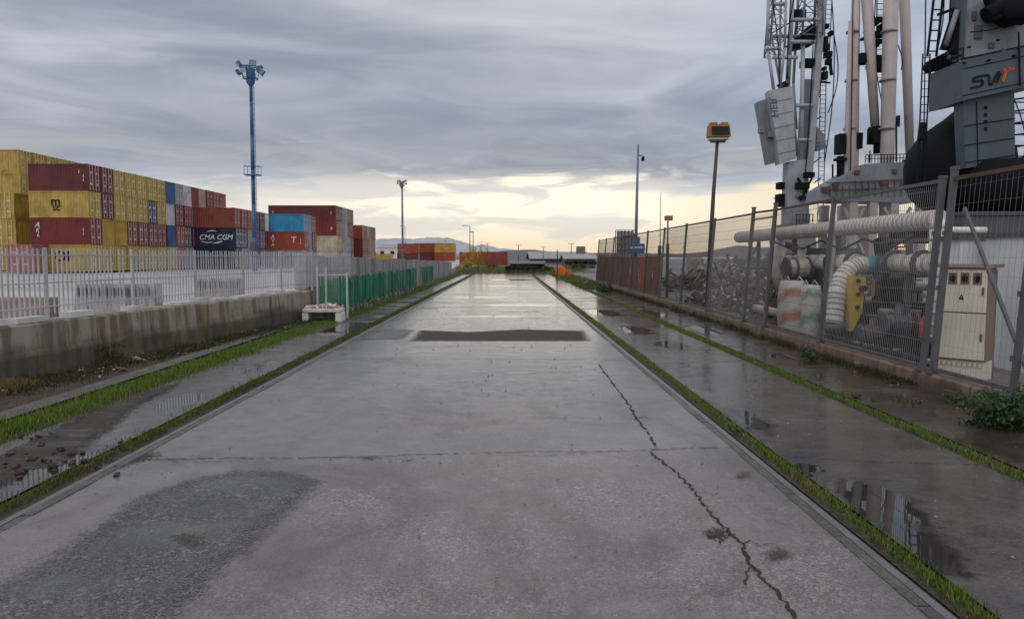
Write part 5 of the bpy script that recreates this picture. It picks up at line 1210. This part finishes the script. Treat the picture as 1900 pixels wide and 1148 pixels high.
# ------------------------------------------------------------------ cream electric cabinet and white cabins
Y = 9.7; x0, x1 = px_x(1734, Y), px_x(1816, Y); zt = pt(0, 497, Y).z; zm = pt(0, 583, Y).z; zb = .30
root = thing('electric_cabinet', 'cream electric cabinet with three small dark windows behind the fence', 'cabinet', ((x0+x1)/2, Y, .05))
MB().box((x0, Y+.02, zb), (x1, Y+.40, zt)).build('body', M['cab_brown'], root)
for (za, zc_, nm) in ((zm+.008, zt-.02, 'upper_door'), (zb+.02, zm-.008, 'lower_door')):
    d = MB().obox(((x0+x1)/2, Y+.005, (za+zc_)/2), (x1-x0)/2-.012, .022, (zc_-za)/2, bev=.008).build('door', M['cab_cream'], root)
    if nm == 'upper_door':
        for i in range(3):
            xx = x0+.17+i*.145; b = MB().obox((xx, Y-.019, zt-.145), .052, .006, .078); wn = b.build('meter_window', M['cab_brown'], d)
            n_ = 14; vs = [(xx+.038*math.cos(6.283*k/n_), Y-.027, zt-.145+.056*math.sin(6.283*k/n_)) for k in range(n_)]; MB().add(vs, [tuple(range(n_))]).build('meter_glass', M['dark'], wn)
        xx, zz = (x0+x1)/2-.01, zt-.40; b = MB()
        b.add([(xx-.035, Y-.019, zz-.03), (xx+.035, Y-.019, zz-.03), (xx+.03, Y-.019, zz-.02), (xx+.005, Y-.019, zz+.04), (xx-.005, Y-.019, zz+.04)], [(0, 1, 2, 3, 4)], 0)
        b.add([(xx-.006, Y-.021, zz-.018), (xx+.010, Y-.021, zz), (xx+.001, Y-.021, zz+.002), (xx+.006, Y-.021, zz+.022), (xx-.010, Y-.021, zz), (xx, Y-.021, zz-.002)], [(0, 1, 2, 3, 4, 5)], 1)
        b.build('warning_mark', [M['logo_black'], M['cab_cream']], d)
    b = MB().obox((x1-.05, Y-.028, (za+zc_)/2), .012, .012, .05, bev=.003); b.build('handle', M['galv'], d)
b = MB().prism([(x0-.05, Y-.05, zt), (x1+.07, Y-.05, zt), (x1+.07, Y-.02, zt+.045), (x0-.05, Y-.02, zt+.045)], (0, .52, 0)); b.build('lid', M['cab_brown'], root)
b = MB(); 
for i in range(9): b.box((x0+.02+i*.062, Y+.0, zb-.075), (x0+.055+i*.062, Y+.03, zb-.03))
b.box((x0, Y+.01, .05), (x1, Y+.38, zb-.08)); b.box((x0, Y+.035, zb-.08), (x1, Y+.38, zb)); b.build('plinth', M['cab_cream'], root)
root.rotation_euler.z = R(-46); root.location = (6.10, 9.90, .05)
b = MB().box((6.52, 10.05, .05), (6.66, 10.25, 1.52)); tag(b.build('narrow_locker', M['kerb']), 'narrow brown locker standing right beside the cream cabinet', 'locker')
root = thing('site_cabin', 'white metal cabin behind the cream cabinet with dark roof edge', 'cabin', (7.6, 12, .05))
MB().box((7.08, 11.6, .05), (7.98, 12.15, 1.97)).build('wall', M['cabin_white'], root); MB().box((7.02, 11.55, 1.97), (8.04, 12.2, 2.03)).build('roof', M['bldg_dark'], root)
b = MB()
for i in range(9): b.box((7.12+i*.1, 11.58, .1), (7.15+i*.1, 11.6, 1.93))
b.build('wall_ribs', M['cabin_white'], root)
root = thing('site_cabin', 'larger white cabin at the right edge with small red badge', 'cabin', (8.6, 11, .05))
MB().box((7.28, 10.2, .05), (10.4, 11.3, 1.98)).build('wall', M['cabin_white'], root); MB().box((7.24, 10.16, 1.98), (10.45, 11.35, 2.05)).build('roof', M['bldg_dark'], root)
MB().box((7.55, 10.175, .2), (8.2, 10.2, 1.85)).build('door', M['cabin_white'], root)
MB().box((7.30, 10.18, 1.02), (7.37, 10.2, 1.10)).build('badge', M['red'], root)
b = MB().box((7.9, 12.9, .05), (12.5, 13.3, 2.42)); b.box((7.86, 12.86, 2.42), (12.6, 13.34, 2.48)); tag(b.build('dark_shed', M['bldg_dark']), 'dark low shed behind the white cabins under the slate crane', 'shed')
# ------------------------------------------------------------------ quay cranes
def crane_ladder(b, p0, p1, w=.45, step=.35, r=.035):
    p0, p1 = Vector(p0), Vector(p1); o_ = Vector((w/2, 0, 0)); b.beam(p0-o_, p1-o_, r*1.6); b.beam(p0+o_, p1+o_, r*1.6)
    L = (p1-p0).length; k = int(L/step)
    for i in range(k): p = p0.lerp(p1, (i+.5)/k); b.beam(p-o_, p+o_, r)
def lattice(b, pa, pb_, w0, w1, bays, r, rb):
    """four-chord boom from pa to pb_, square of side w0 to w1, with zigzag braces"""
    pa, pb_ = Vector(pa), Vector(pb_); d = (pb_-pa).normalized(); x = Vector((0, 1, 0)).cross(d).normalized(); y = d.cross(x)
    def cor(t, k): w = w0+(w1-w0)*t; sx, sy = ((-1,-1),(1,-1),(1,1),(-1,1))[k]; return pa.lerp(pb_, t)+x*sx*w/2+y*sy*w/2
    for k in range(4): b.tube([cor(0, k), cor(1, k)], r, 8)
    for i in range(bays):
        t0, t1 = i/bays, (i+1)/bays
        for k in range(4): j = (k+1) % 4; b.beam(cor(t0, k), cor(t1, j) if (i+k) % 2 else cor(t1, j), rb); b.beam(cor(t0, k), cor(t0, j), rb)
# --- light grey crane
Y = 60.0; q = lambda px, py, dy=0.0: pt(px, py, Y+dy)
cr = thing('quay_crane', 'light grey quay crane with hanging counterweight box and lattice booms', 'crane', (q(1482, 476).x, Y, .05))
b = MB(); bl = [q(1463, 300, -1), q(1500, 295, -1), q(1502, 425, -1), q(1459, 425, -1)]; b.prism(bl, (0, 1.2, 0)); g0, g1 = q(1459, 425), q(1502, 425)
b.prism([(g0.x, Y-1, g0.z), (g1.x, Y-1, g1.z), (g1.x+.6, Y-1, .05), (g0.x-.6, Y-1, .05)], (0, 1.2, 0)); b.build('column', M['crane_grey'], cr)
b = MB(); b.obox(q(1482, 420), 1.5, 1.3, .12); b.obox(q(1490, 365), 1.0, 1.2, .10); b.build('gallery', M['crane_mid'], cr)
b = MB(); b.prism([q(1427, 168, -1.3), q(1470, 160, -1.3), q(1477, 294, -1.3), q(1447, 305, -1.3)], (0, 1.0, 0)); cw = b.build('counterweight', M['crane_grey'], cr)
b = MB(); b.prism([q(1406, 189, -.6), q(1428, 182, -.6), q(1447, 299, -.6), q(1426, 305, -.6)], (0, .9, 0)); b.obox(q(1412, 242, -.5), .16, .3, .22); b.obox(q(1430, 250, -.8), .25, .15, .2); b.build('counterweight_side', M['crane_mid'], cw)
Mx = wall_matrix(q(1435, 200, -1.31), (q(1439, 236)-q(1433, 186)).normalized()*-1, (1, 0, 0))
t_ = text_mb('HER', .85, Mx, 0, 0, .004); t_.build('lettering', M['crane_slate'], cw)
b = MB(); b.tube([q(1455, 165, -.5), q(1446, 160, -.5), q(1458, 156, -.5)], .25, 10); b.lathe(q(1452, 168, -.8), [(.3, 0), (.34, .3), (.2, .5)], 12); b.build('sheave', M['dark'], cw)
b = MB(); b.beam(q(1528, -30), q(1500, 330), .48, .5); b.build('main_strut', M['crane_grey'], cr)
b = MB(); b.beam(q(1500, 150, .6), q(1490, 330, .6), .85, 1.0); b.beam(q(1520, 140, .8), q(1490, 330, .8), .4, .4); b.build('box_boom', M['crane_mid'], cr)
b = MB()
for (a, c, r_, dy) in (((1426, -20), (1424, 85), .13, -1), ((1424, 85), (1436, 170), .13, -1), ((1440, -20), (1430, 60), .10, .8), ((1430, 60), (1449, 165), .10, .8), ((1448, 10), (1447, 160), .09, -.2), ((1459, -20), (1456, 90), .10, -1), ((1456, 90), (1447, 165), .10, -1), ((1472, -20), (1463, 160), .14, 0), ((1463, 160), (1480, 290), .14, 0), ((1482, -20), (1472, 155), .12, 1), ((1472, 155), (1478, 240), .11, 1), ((1490, 80), (1486, 320), .17, -.6)):
    b.tube([q(a[0], a[1], dy), q(c[0], c[1], dy)], r_, 8)
b.build('tie_rods', M['crane_grey'], cr)
b = MB(); lattice(b, q(1436, 105), q(1446, -60), 1.15, .9, 6, .07, .05); lattice(b, q(1500, 70), q(1507, -60), 1.6, 1.2, 5, .09, .06); b.build('lattice_boom', M['crane_mid'], cr)
b = MB()
for (x0, x1, y, dy) in ((1467, 1521, 37, -.9), (1465, 1512, 78, -.9), (1476, 1508, 196, -.9), (1420, 1447, 90, -1.1), (1434, 1480, 107, -.8), (1432, 1460, 8, -.8), (1432, 1478, 68, .3), (1482, 1506, 260, -.8)): b.tube([q(x0, y, dy), q(x1, y, dy)], .15, 8)
b.build('cross_tubes', M['crane_grey'], cr)
b = MB(); b.prism([q(1470, 78, .2), q(1505, 45, .2), (q(1520, 48, .2)), q(1512, 80, .2), q(1480, 88, .2)], (0, 1.4, 0)); b.obox(q(1500, 118, .5), .5, .6, .25); b.obox(q(1480, 30, .6), .5, .5, .35); b.build('winch_house', M['crane_dark'], cr)
b = MB(); crane_ladder(b, q(1540, -30, .5), q(1533, 110, .5)); crane_ladder(b, q(1528, 130, .5), q(1522, 420, .5)); 
for k in range(8): b.obox(q(1536+random.uniform(-8, 6), 50+k*13, .5), random.uniform(.1, .45), .3, random.uniform(.08, .3))
b.beam(q(1538, 100, .5), q(1543, 140, .5), .2); b.beam(q(1512, 152, .5), q(1541, 154, .5), .12)
for a in range(7): b.beam(q(1523, 140+a*38, .5), q(1510, 150+a*38, .2), .07)
b.build('ladder', M['crane_dark'], cr)
b = MB(); b.prism([q(1516, 235, .2), q(1530, 250, .2), q(1534, 275, .2), q(1515, 280, .2)], (0, 1.2, 0)); 
for k in range(3): b.beam(q(1514, 262+k*7, -.2), q(1534, 262+k*7, -.2), .08)
b.build('cable_cage', M['crane_mid'], cr)
b = MB(); b.obox(q(1450, 345), .35, .4, .28, bev=.05); b.obox(q(1452, 372), .45, .5, .5); b.beam(q(1436, 368), q(1450, 368), .08); b.obox(q(1488, 345, -1.2), .5, .3, .25); b.obox(q(1500, 325, -1.2), .35, .4, .2); b.beam(q(1480, 330, -1.2), q(1507, 372, -1.2), .14); b.beam(q(1507, 330, -1.2), q(1485, 372, -1.2), .14); b.obox(q(1497, 366, -1.3), .6, .15, .12); b.build('drive_unit', M['crane_dark'], cr)
b = MB()
for a in range(6): x = 1478+a*6; b.beam(q(x, 398, -1.3), q(x, 420, -1.3), .05)
b.beam(q(1476, 398, -1.3), q(1510, 398, -1.3), .06); b.beam(q(1476, 409, -1.3), q(1510, 409, -1.3), .05); b.build('handrail', M['crane_dark'], cr)
# --- pinkish crane of tall tubes
Y = 48.0; q = lambda px, py, dy=0.0: pt(px, py, Y+dy)
cp = thing('quay_crane', 'pinkish crane of tall plain tubes rising from a sloping hull', 'crane', (q(1625, 476).x, Y, .05))
def leg(a, c, ra, rb, mat, nm='tube_leg', n=14, dy=0.0, foot=True):
    p0, p1 = q(a[0], a[1], dy), q(c[0], c[1], dy); b = MB(); mid = p0.lerp(p1, .5)
    pts = [p0, mid, p1]; rs = [ra, (ra+rb)/2, rb]
    if foot: pts.append(Vector((p1.x, p1.y, .05))); rs.append(rb)
    b.tube(pts, rs, n); b.build(nm, mat, cp)
leg((1589, -40), (1575, 330), .21, .40, M['crane_pink']); leg((1579, 40), (1570, 330), .16, .2, M['crane_pink'], dy=-.3); leg((1592, -40), (1588, 320), .14, .17, M['crane_pink'], dy=.5)
leg((1606, -40), (1624, 240), .36, .26, M['crane_pink'], foot=False); leg((1655, -60), (1643, 400), .46, .40, M['crane_pink'], dy=-.6); leg((1676, -60), (1689, 302), .33, .26, M['crane_pink'], foot=False, dy=.4)
b = MB(); b.tube([q(1624, 236), q(1624, 262)], .42, 12); b.obox(q(1624, 252), .3, .5, .5); b.tube([q(1627, 262), q(1627, 285)], .22, 10); b.obox(q(1689, 300, .4), .35, .35, .14); b.build('joint', M['crane_dark'], cp)
b = MB(); b.prism([q(1522, 372, -1.5), q(1527, 350, -1.5), q(1606, 304, -1.5), q(1690, 300, -1.5), q(1697, 376, -1.5)], (0, 2.4, 0)); b.build('hull', M['crane_mid'], cp)
b = MB()
for (x, y) in ((1530, 352), (1550, 345), (1590, 320), (1660, 318), (1680, 345), (1610, 350), (1640, 340)): b.obox(q(x, y, -1.55), random.uniform(.1, .3), .06, random.uniform(.06, .2))
for a in range(12): b.beam(q(1540+a*12, 335 if a > 3 else 345, -1.6), q(1540+a*12, 365, -1.6), .05)
b.beam(q(1535, 340, -1.6), q(1690, 332, -1.6), .06); b.beam(q(1535, 352, -1.6), q(1690, 348, -1.6), .05); b.build('hull_fitting', M['rusty'], cp)
b = MB()
for x in (1566, 1602, 1640, 1690):
    p = q(x, 376, 0); b.beam((p.x, Y-1.2, p.z), (p.x, Y-1.2, .05), .5); b.beam((p.x, Y+3, p.z), (p.x, Y+3, .05), .5)
for (x0, x1) in ((1566, 1602), (1640, 1690)):
    for y0, y1 in ((385, 470), (470, 385)): b.beam(q(x0, y0, -1.2), q(x1, y1, -1.2), .16)
b.beam(q(1566, 425, -1.2), q(1690, 420, -1.2), .3); b.build('portal', M['crane_pink'], cp)
b = MB()
for k in range(16): b.obox(q(1618+random.uniform(-14, 20), 30+k*7, .6), random.uniform(.08, .35), .3, random.uniform(.05, .2))
crane_ladder(b, q(1634, -30, .6), q(1632, 150, .6)); b.obox(q(1636, 120, .6), .5, .4, .45, bev=.08); b.obox(q(1601, 110, .3), .3, .4, .3); b.build('cable_chain', M['crane_dark'], cp)
b = MB(); b.obox(q(1559, 268, -.3), .22, .4, .62); b.obox(q(1592, 262, .5), .18, .3, .5); b.tube([q(1559, 290, -.3), q(1559, 335, -.3)], .22, 10); b.obox(q(1559, 296, -.3), .3, .35, .08); b.beam(q(1545, 305, -.3), q(1545, 330, -.3), .09); b.build('lamp_stack', M['crane_dark'], cp)
b = MB(); b.beam(q(1614, 280, -1), q(1614, 302, -1), .06); b.beam(q(1663, 220, .5), q(1663, 300, .5), .09); b.obox(q(1666, 225, .5), .1, .1, .35); b.build('rod', M['dark'], cp)
# --- dark slate crane with the lettered box beam
Y = 34.0; q = lambda px, py, dy=0.0: pt(px, py, Y+dy)
cs = thing('quay_crane', 'dark slate crane with lettered box beam and round black turret', 'crane', (q(1830, 476).x, Y, .05))
b = MB(); b.prism([q(1787, 186, -1), q(1882, 168, -1), q(1884, 300, -1), q(1792, 312, -1)], (0, .7, 0)); b.build('column', M['crane_slate'], cs)
b = MB(); b.prism([q(1786, 112, -1.36), q(1990, 70, -1.36), q(1990, 142, -1.36), q(1786, 187, -1.36)], (0, 2.6, 0)); bm = b.build('box_beam', M['crane_slate'], cs)
b = MB(); b.prism([q(1785, 108, -1.1), q(1793, -40, -1.1), q(1990, -40, -1.1), q(1990, 66, -1.1)], (0, .8, 0)); b.build('machinery_house', M['crane_mid'], cs)
b = MB(); b.prism([q(1779, 100, -1.0), q(1786, -40, -1.0), q(1797, -40, -1.2), q(1789, 106, -1.2)], (0, .9, 0)); b.build('house_edge', M['crane_slate'], cs)
b = MB()                                          # rivets, hatch seam and small hatches
for (x, y) in ((1790, 117), (1835, 112), (1882, 104), (1798, 88), (1852, 75)): b.obox(q(x, y, -1.42), .07, .04, .04, bev=.01)
b.beam(q(1890, 60, -1.42), q(1893, 160, -1.42), .05)
for k in range(4): b.obox(q(1829, 200+k*13, -1.03), .06, .02, .07)
b.build('hatch', M['crane_dark'], bm)
def stroke(b, pts, w, z, mi=0, closed=False):
    for i in range(len(pts)-1): b.beam(q(*pts[i], z), q(*pts[i+1], z), w, .02, mi, up=(0, 1, 0))
    for p in pts[1:-1]: b.tube([q(*p, z-.01), q(*p, z+.01)], w/2*.98, 8, mi)
b = MB(); w = .105
stroke(b, [(1829, 140), (1813, 143), (1806, 147), (1806, 152), (1822, 149), (1824, 154), (1820, 160), (1800, 164)], w, -1.38)
stroke(b, [(1829, 140), (1834, 139)], w, -1.38); stroke(b, [(1835, 139), (1836, 157), (1840, 157), (1852, 135), (1856, 135)], w, -1.38); stroke(b, [(1857, 135), (1849, 154)], w*1.1, -1.38)
b.build('lettering', M['logo_black'], bm)
b = MB(); stroke(b, [(1861, 152), (1867, 132), (1872, 129), (1882, 127)], w*1.25, -1.385); stroke(b, [(1862, 131), (1881, 126)], w*1.1, -1.385); b.build('lettering', M['logo_orange'], bm)
b = MB(); b.prism([q(1718, 126, .9), q(1722, 114, .9), q(1776, 86, .9), q(1780, 98, .9), q(1780, 122, .9), q(1724, 134, .9)], (0, .3, 0)); b.beam(q(1752, 94, -.3), q(1777, 20, -.8), .3); b.beam(q(1768, 100, -.8), q(1784, 40, -.8), .3); b.build('bracket', M['crane_dark'], cs)
b = MB(); b.tube([q(1755, 85, -.9), q(1776, 20, -.9)], .12, 8); b.build('stay', M['crane_mid'], cs)
b = MB(); c = q(1800, 330, 1.0); c.z = 0
zt, zb_ = q(0, 195).z, q(0, 396).z; prof = []
for (x_off, y) in ((20, 396), (58, 385), (82, 362), (95, 335), (97, 300), (92, 268), (70, 235), (30, 205), (14, 190)): prof.append((x_off*Y/FPX, pt(0, y, Y).z))
b.lathe((c.x, c.y+.9, 0), prof, 32); b.build('turret', M['crane_dark'], cs)
b = MB(); c2 = q(1838, 372, .5); prof = [(r_*Y/FPX, pt(0, y, Y).z) for r_, y in ((30, 398), (58, 388), (72, 365), (78, 340), (76, 318), (58, 302))]; b.lathe((c2.x, Y-.6, 0), prof, 28); b.build('turret_base', M['crane_dark'], cs)
b = MB(); p = q(1830, 398, 1); b.tube([(p.x, Y+1, p.z+.1), (p.x, Y+1, .05)], 1.0, 20); b.obox((p.x+.4, Y+1, 1.6), 2.0, 1.6, .5); b.build('pedestal', M['crane_dark'], cs)
b = MB(); crane_ladder(b, q(1719, 100, -.4), q(1708, 345, -.4), .32, .33, .03); crane_ladder(b, q(1744, -30, -.4), q(1729, 105, -.4), .40, .40, .05)
b.beam(q(1718, -30, -.4), q(1716, 120, -.4), .04); crane_ladder(b, q(1892, 180, .3), q(1890, 300, .3), .7, .42, .05)
for y in range(185, 300, 22): b.beam(q(1880, y, .2), q(1910, y-4, .2), .07)
b.beam(q(1740, 28, -.4), q(1779, 14, -.4), .12); b.beam(q(1713, 228, -.5), q(1709, 260, -.5), .25)
b.build('ladder', M['crane_dark'], cs)
b = MB(); b.tube([q(1830, 30, -1.6), q(1868, 5, -1.6)], .35, 14); b.lathe(q(1885, 42, -1.9), [(.3, 0), (.55, .2), (.6, .6), (.5, 1.0), (.2, 1.2)], 18); b.tube([q(1840, 35, -1.7), q(1900, 18, -1.7)], .16, 10)
for k in range(14): b.obox(q(1870+random.uniform(-35, 28), 12+random.uniform(-18, 30), -1.5), random.uniform(.1, .3), .25, random.uniform(.08, .3), Euler((0, random.uniform(-.6, .6), 0)).to_matrix())
b.build('winch', M['crane_dark'], cs)
b = MB(); b.prism([q(1735, 445, -1.5), q(1742, 398, -1.5), q(1990, 392, -1.5), q(1990, 445, -1.5)], (0, 4, 0)); a = q(1760, 445); 
for x in (1750, 1820, 1900, 1980): p = q(x, 445, 0); b.beam((p.x, Y-1, p.z+.05), (p.x, Y-1, .05), .5)
b.build('undercarriage', M['crane_dark'], cs)

# hanging ropes and hoses that make the crane heads read as machinery
def ropes(root, q, segs, r, mat, nm='rope'):
    for i, (a, c, dy, sag) in enumerate(segs):
        p0, p1 = q(a[0], a[1], dy), q(c[0], c[1], dy); pts = [p0.lerp(p1, k/8)+Vector((sag*math.sin(math.pi*k/8), 0, -abs(sag)*.4*math.sin(math.pi*k/8))) for k in range(9)]
        MB().tube(pts, r, 5).build(nm, mat, root)
Y = 60.0; q = lambda px, py, dy=0.0: pt(px, py, Y+dy)
ropes(cr, q, [((1430, -20), (1446, 165), -1.2, .2), ((1468, -20), (1458, 162), -1.2, 0), ((1476, -20), (1462, 165), -.8, -.3), ((1516, -20), (1508, 300), .9, .2), ((1512, -20), (1494, 330), -1.1, .1), ((1542, -20), (1530, 300), .2, .5), ((1546, 60), (1536, 210), .2, .6), ((1424, 85), (1448, 92), -1, .1), ((1432, 62), (1470, 40), -.9, 0), ((1456, 88), (1520, 60), .3, 0)], .045, M['crane_dark'])
Y = 48.0; q = lambda px, py, dy=0.0: pt(px, py, Y+dy)
ropes(cp, q, [((1600, -20), (1606, 130), .6, .3), ((1626, -20), (1636, 190), .6, -.3), ((1640, 20), (1636, 240), .6, .2), ((1583, -20), (1577, 400), -.6, 0), ((1630, 130), (1601, 60), .6, .3), ((1664, 80), (1672, 130), .2, .2)], .035, M['crane_dark'])
Y = 34.0; q = lambda px, py, dy=0.0: pt(px, py, Y+dy)
ropes(cs, q, [((1752, -20), (1738, 98), -.5, .1), ((1763, -20), (1752, 92), -.3, .1), ((1772, -20), (1768, 100), -.2, 0), ((1717, 60), (1713, 340), -.2, 0), ((1800, 60), (1880, 20), -1.6, .5), ((1880, 180), (1898, 300), 0, .3)], .028, M['crane_dark'])

# plate seams, handrails and small fixtures on the crane bodies
Y = 34.0; q = lambda px, py, dy=0.0: pt(px, py, Y+dy)
b = MB()
for y in (232, 268, 300): b.beam(q(1789, y+2, -1.02), q(1883, y-12, -1.02), .035)
b.beam(q(1812, 190, -1.02), q(1815, 312, -1.02), .03); b.build('plate_seam', M['crane_dark'], cs)
b = MB()
b.beam(q(1786, 128, -1.38), q(1990, 86, -1.38), .03); b.beam(q(1786, 178, -1.38), q(1990, 134, -1.38), .03); b.build('plate_seam', M['crane_dark'], bm)
b = MB()
pz = q(1786, 112, -1.36)+Vector((.04, .05, 0))
for k in range(7): b.beam(pz+Vector((0, k*.41, 0)), pz+Vector((0, k*.41, .55)), .035)
b.beam(pz+Vector((0, 0, .55)), pz+Vector((0, 2.46, .55)), .035); b.beam(pz+Vector((0, 0, .28)), pz+Vector((0, 2.46, .28)), .03); b.build('handrail', M['crane_dark'], bm)
b = MB()
for (x, y, w, h) in ((1815, 60, 7, 12), (1840, 85, 5, 5), (1862, 95, 4, 4), (1808, 30, 4, 8)): b.obox(q(x, y, -1.13), w*Y/FPX, .05, h*Y/FPX, bev=.02)
b.build('access_panel', M['crane_slate'], cs)
Y = 48.0; q = lambda px, py, dy=0.0: pt(px, py, Y+dy)
b = MB()
for k in range(15): b.beam(q(1606+k*5.8, 303, -1.4), q(1606+k*5.8, 288, -1.4), .04)
b.beam(q(1606, 288, -1.4), q(1688, 286, -1.4), .05); b.beam(q(1606, 295, -1.4), q(1688, 293, -1.4), .04); b.build('handrail', M['crane_dark'], cp)
for (x, dy) in ((1648, -.6), (1572, 0)):
    for y in (60, 150, 240, 330):
        p = q(x+(2 if x > 1600 else 10)-(y-60)*.03, y, dy); MB().tube([(p.x, p.y, p.z-.06), (p.x, p.y, p.z+.06)], .50 if x > 1600 else .40, 18).build('collar', M['crane_mid'], cp)
Y = 60.0; q = lambda px, py, dy=0.0: pt(px, py, Y+dy)
b = MB()
for k in range(5): b.beam(q(1431+k*2.2, 190+k*24, -1.33), q(1471+k*1.4, 182+k*24, -1.33), .035)
b.build('plate_seam', M['crane_mid'], cw)
# slim poles on the far skyline
for (px, py, Yf, lab) in ((962, 455, 140, 'thin far pole above the white trailer'), (1008, 458, 150, 'thin far pole over the grey warehouse'), (1060, 452, 120, 'thin far pole left of the billboard'), (905, 452, 170, 'thin far pole above the rusty containers'), (826, 446, 210, 'thin far pole over the amber container block')):
    x = px_x(px, Yf); MBp = MB().tube([(x, Yf, -.06), (x, Yf, pt(px, py, Yf).z)], [.11, .06], 6).beam((x-.5, Yf, pt(px, py, Yf).z), (x+.5, Yf, pt(px, py, Yf).z), .09); tag(MBp.build('far_pole', M['mast_grey']), lab, 'pole')
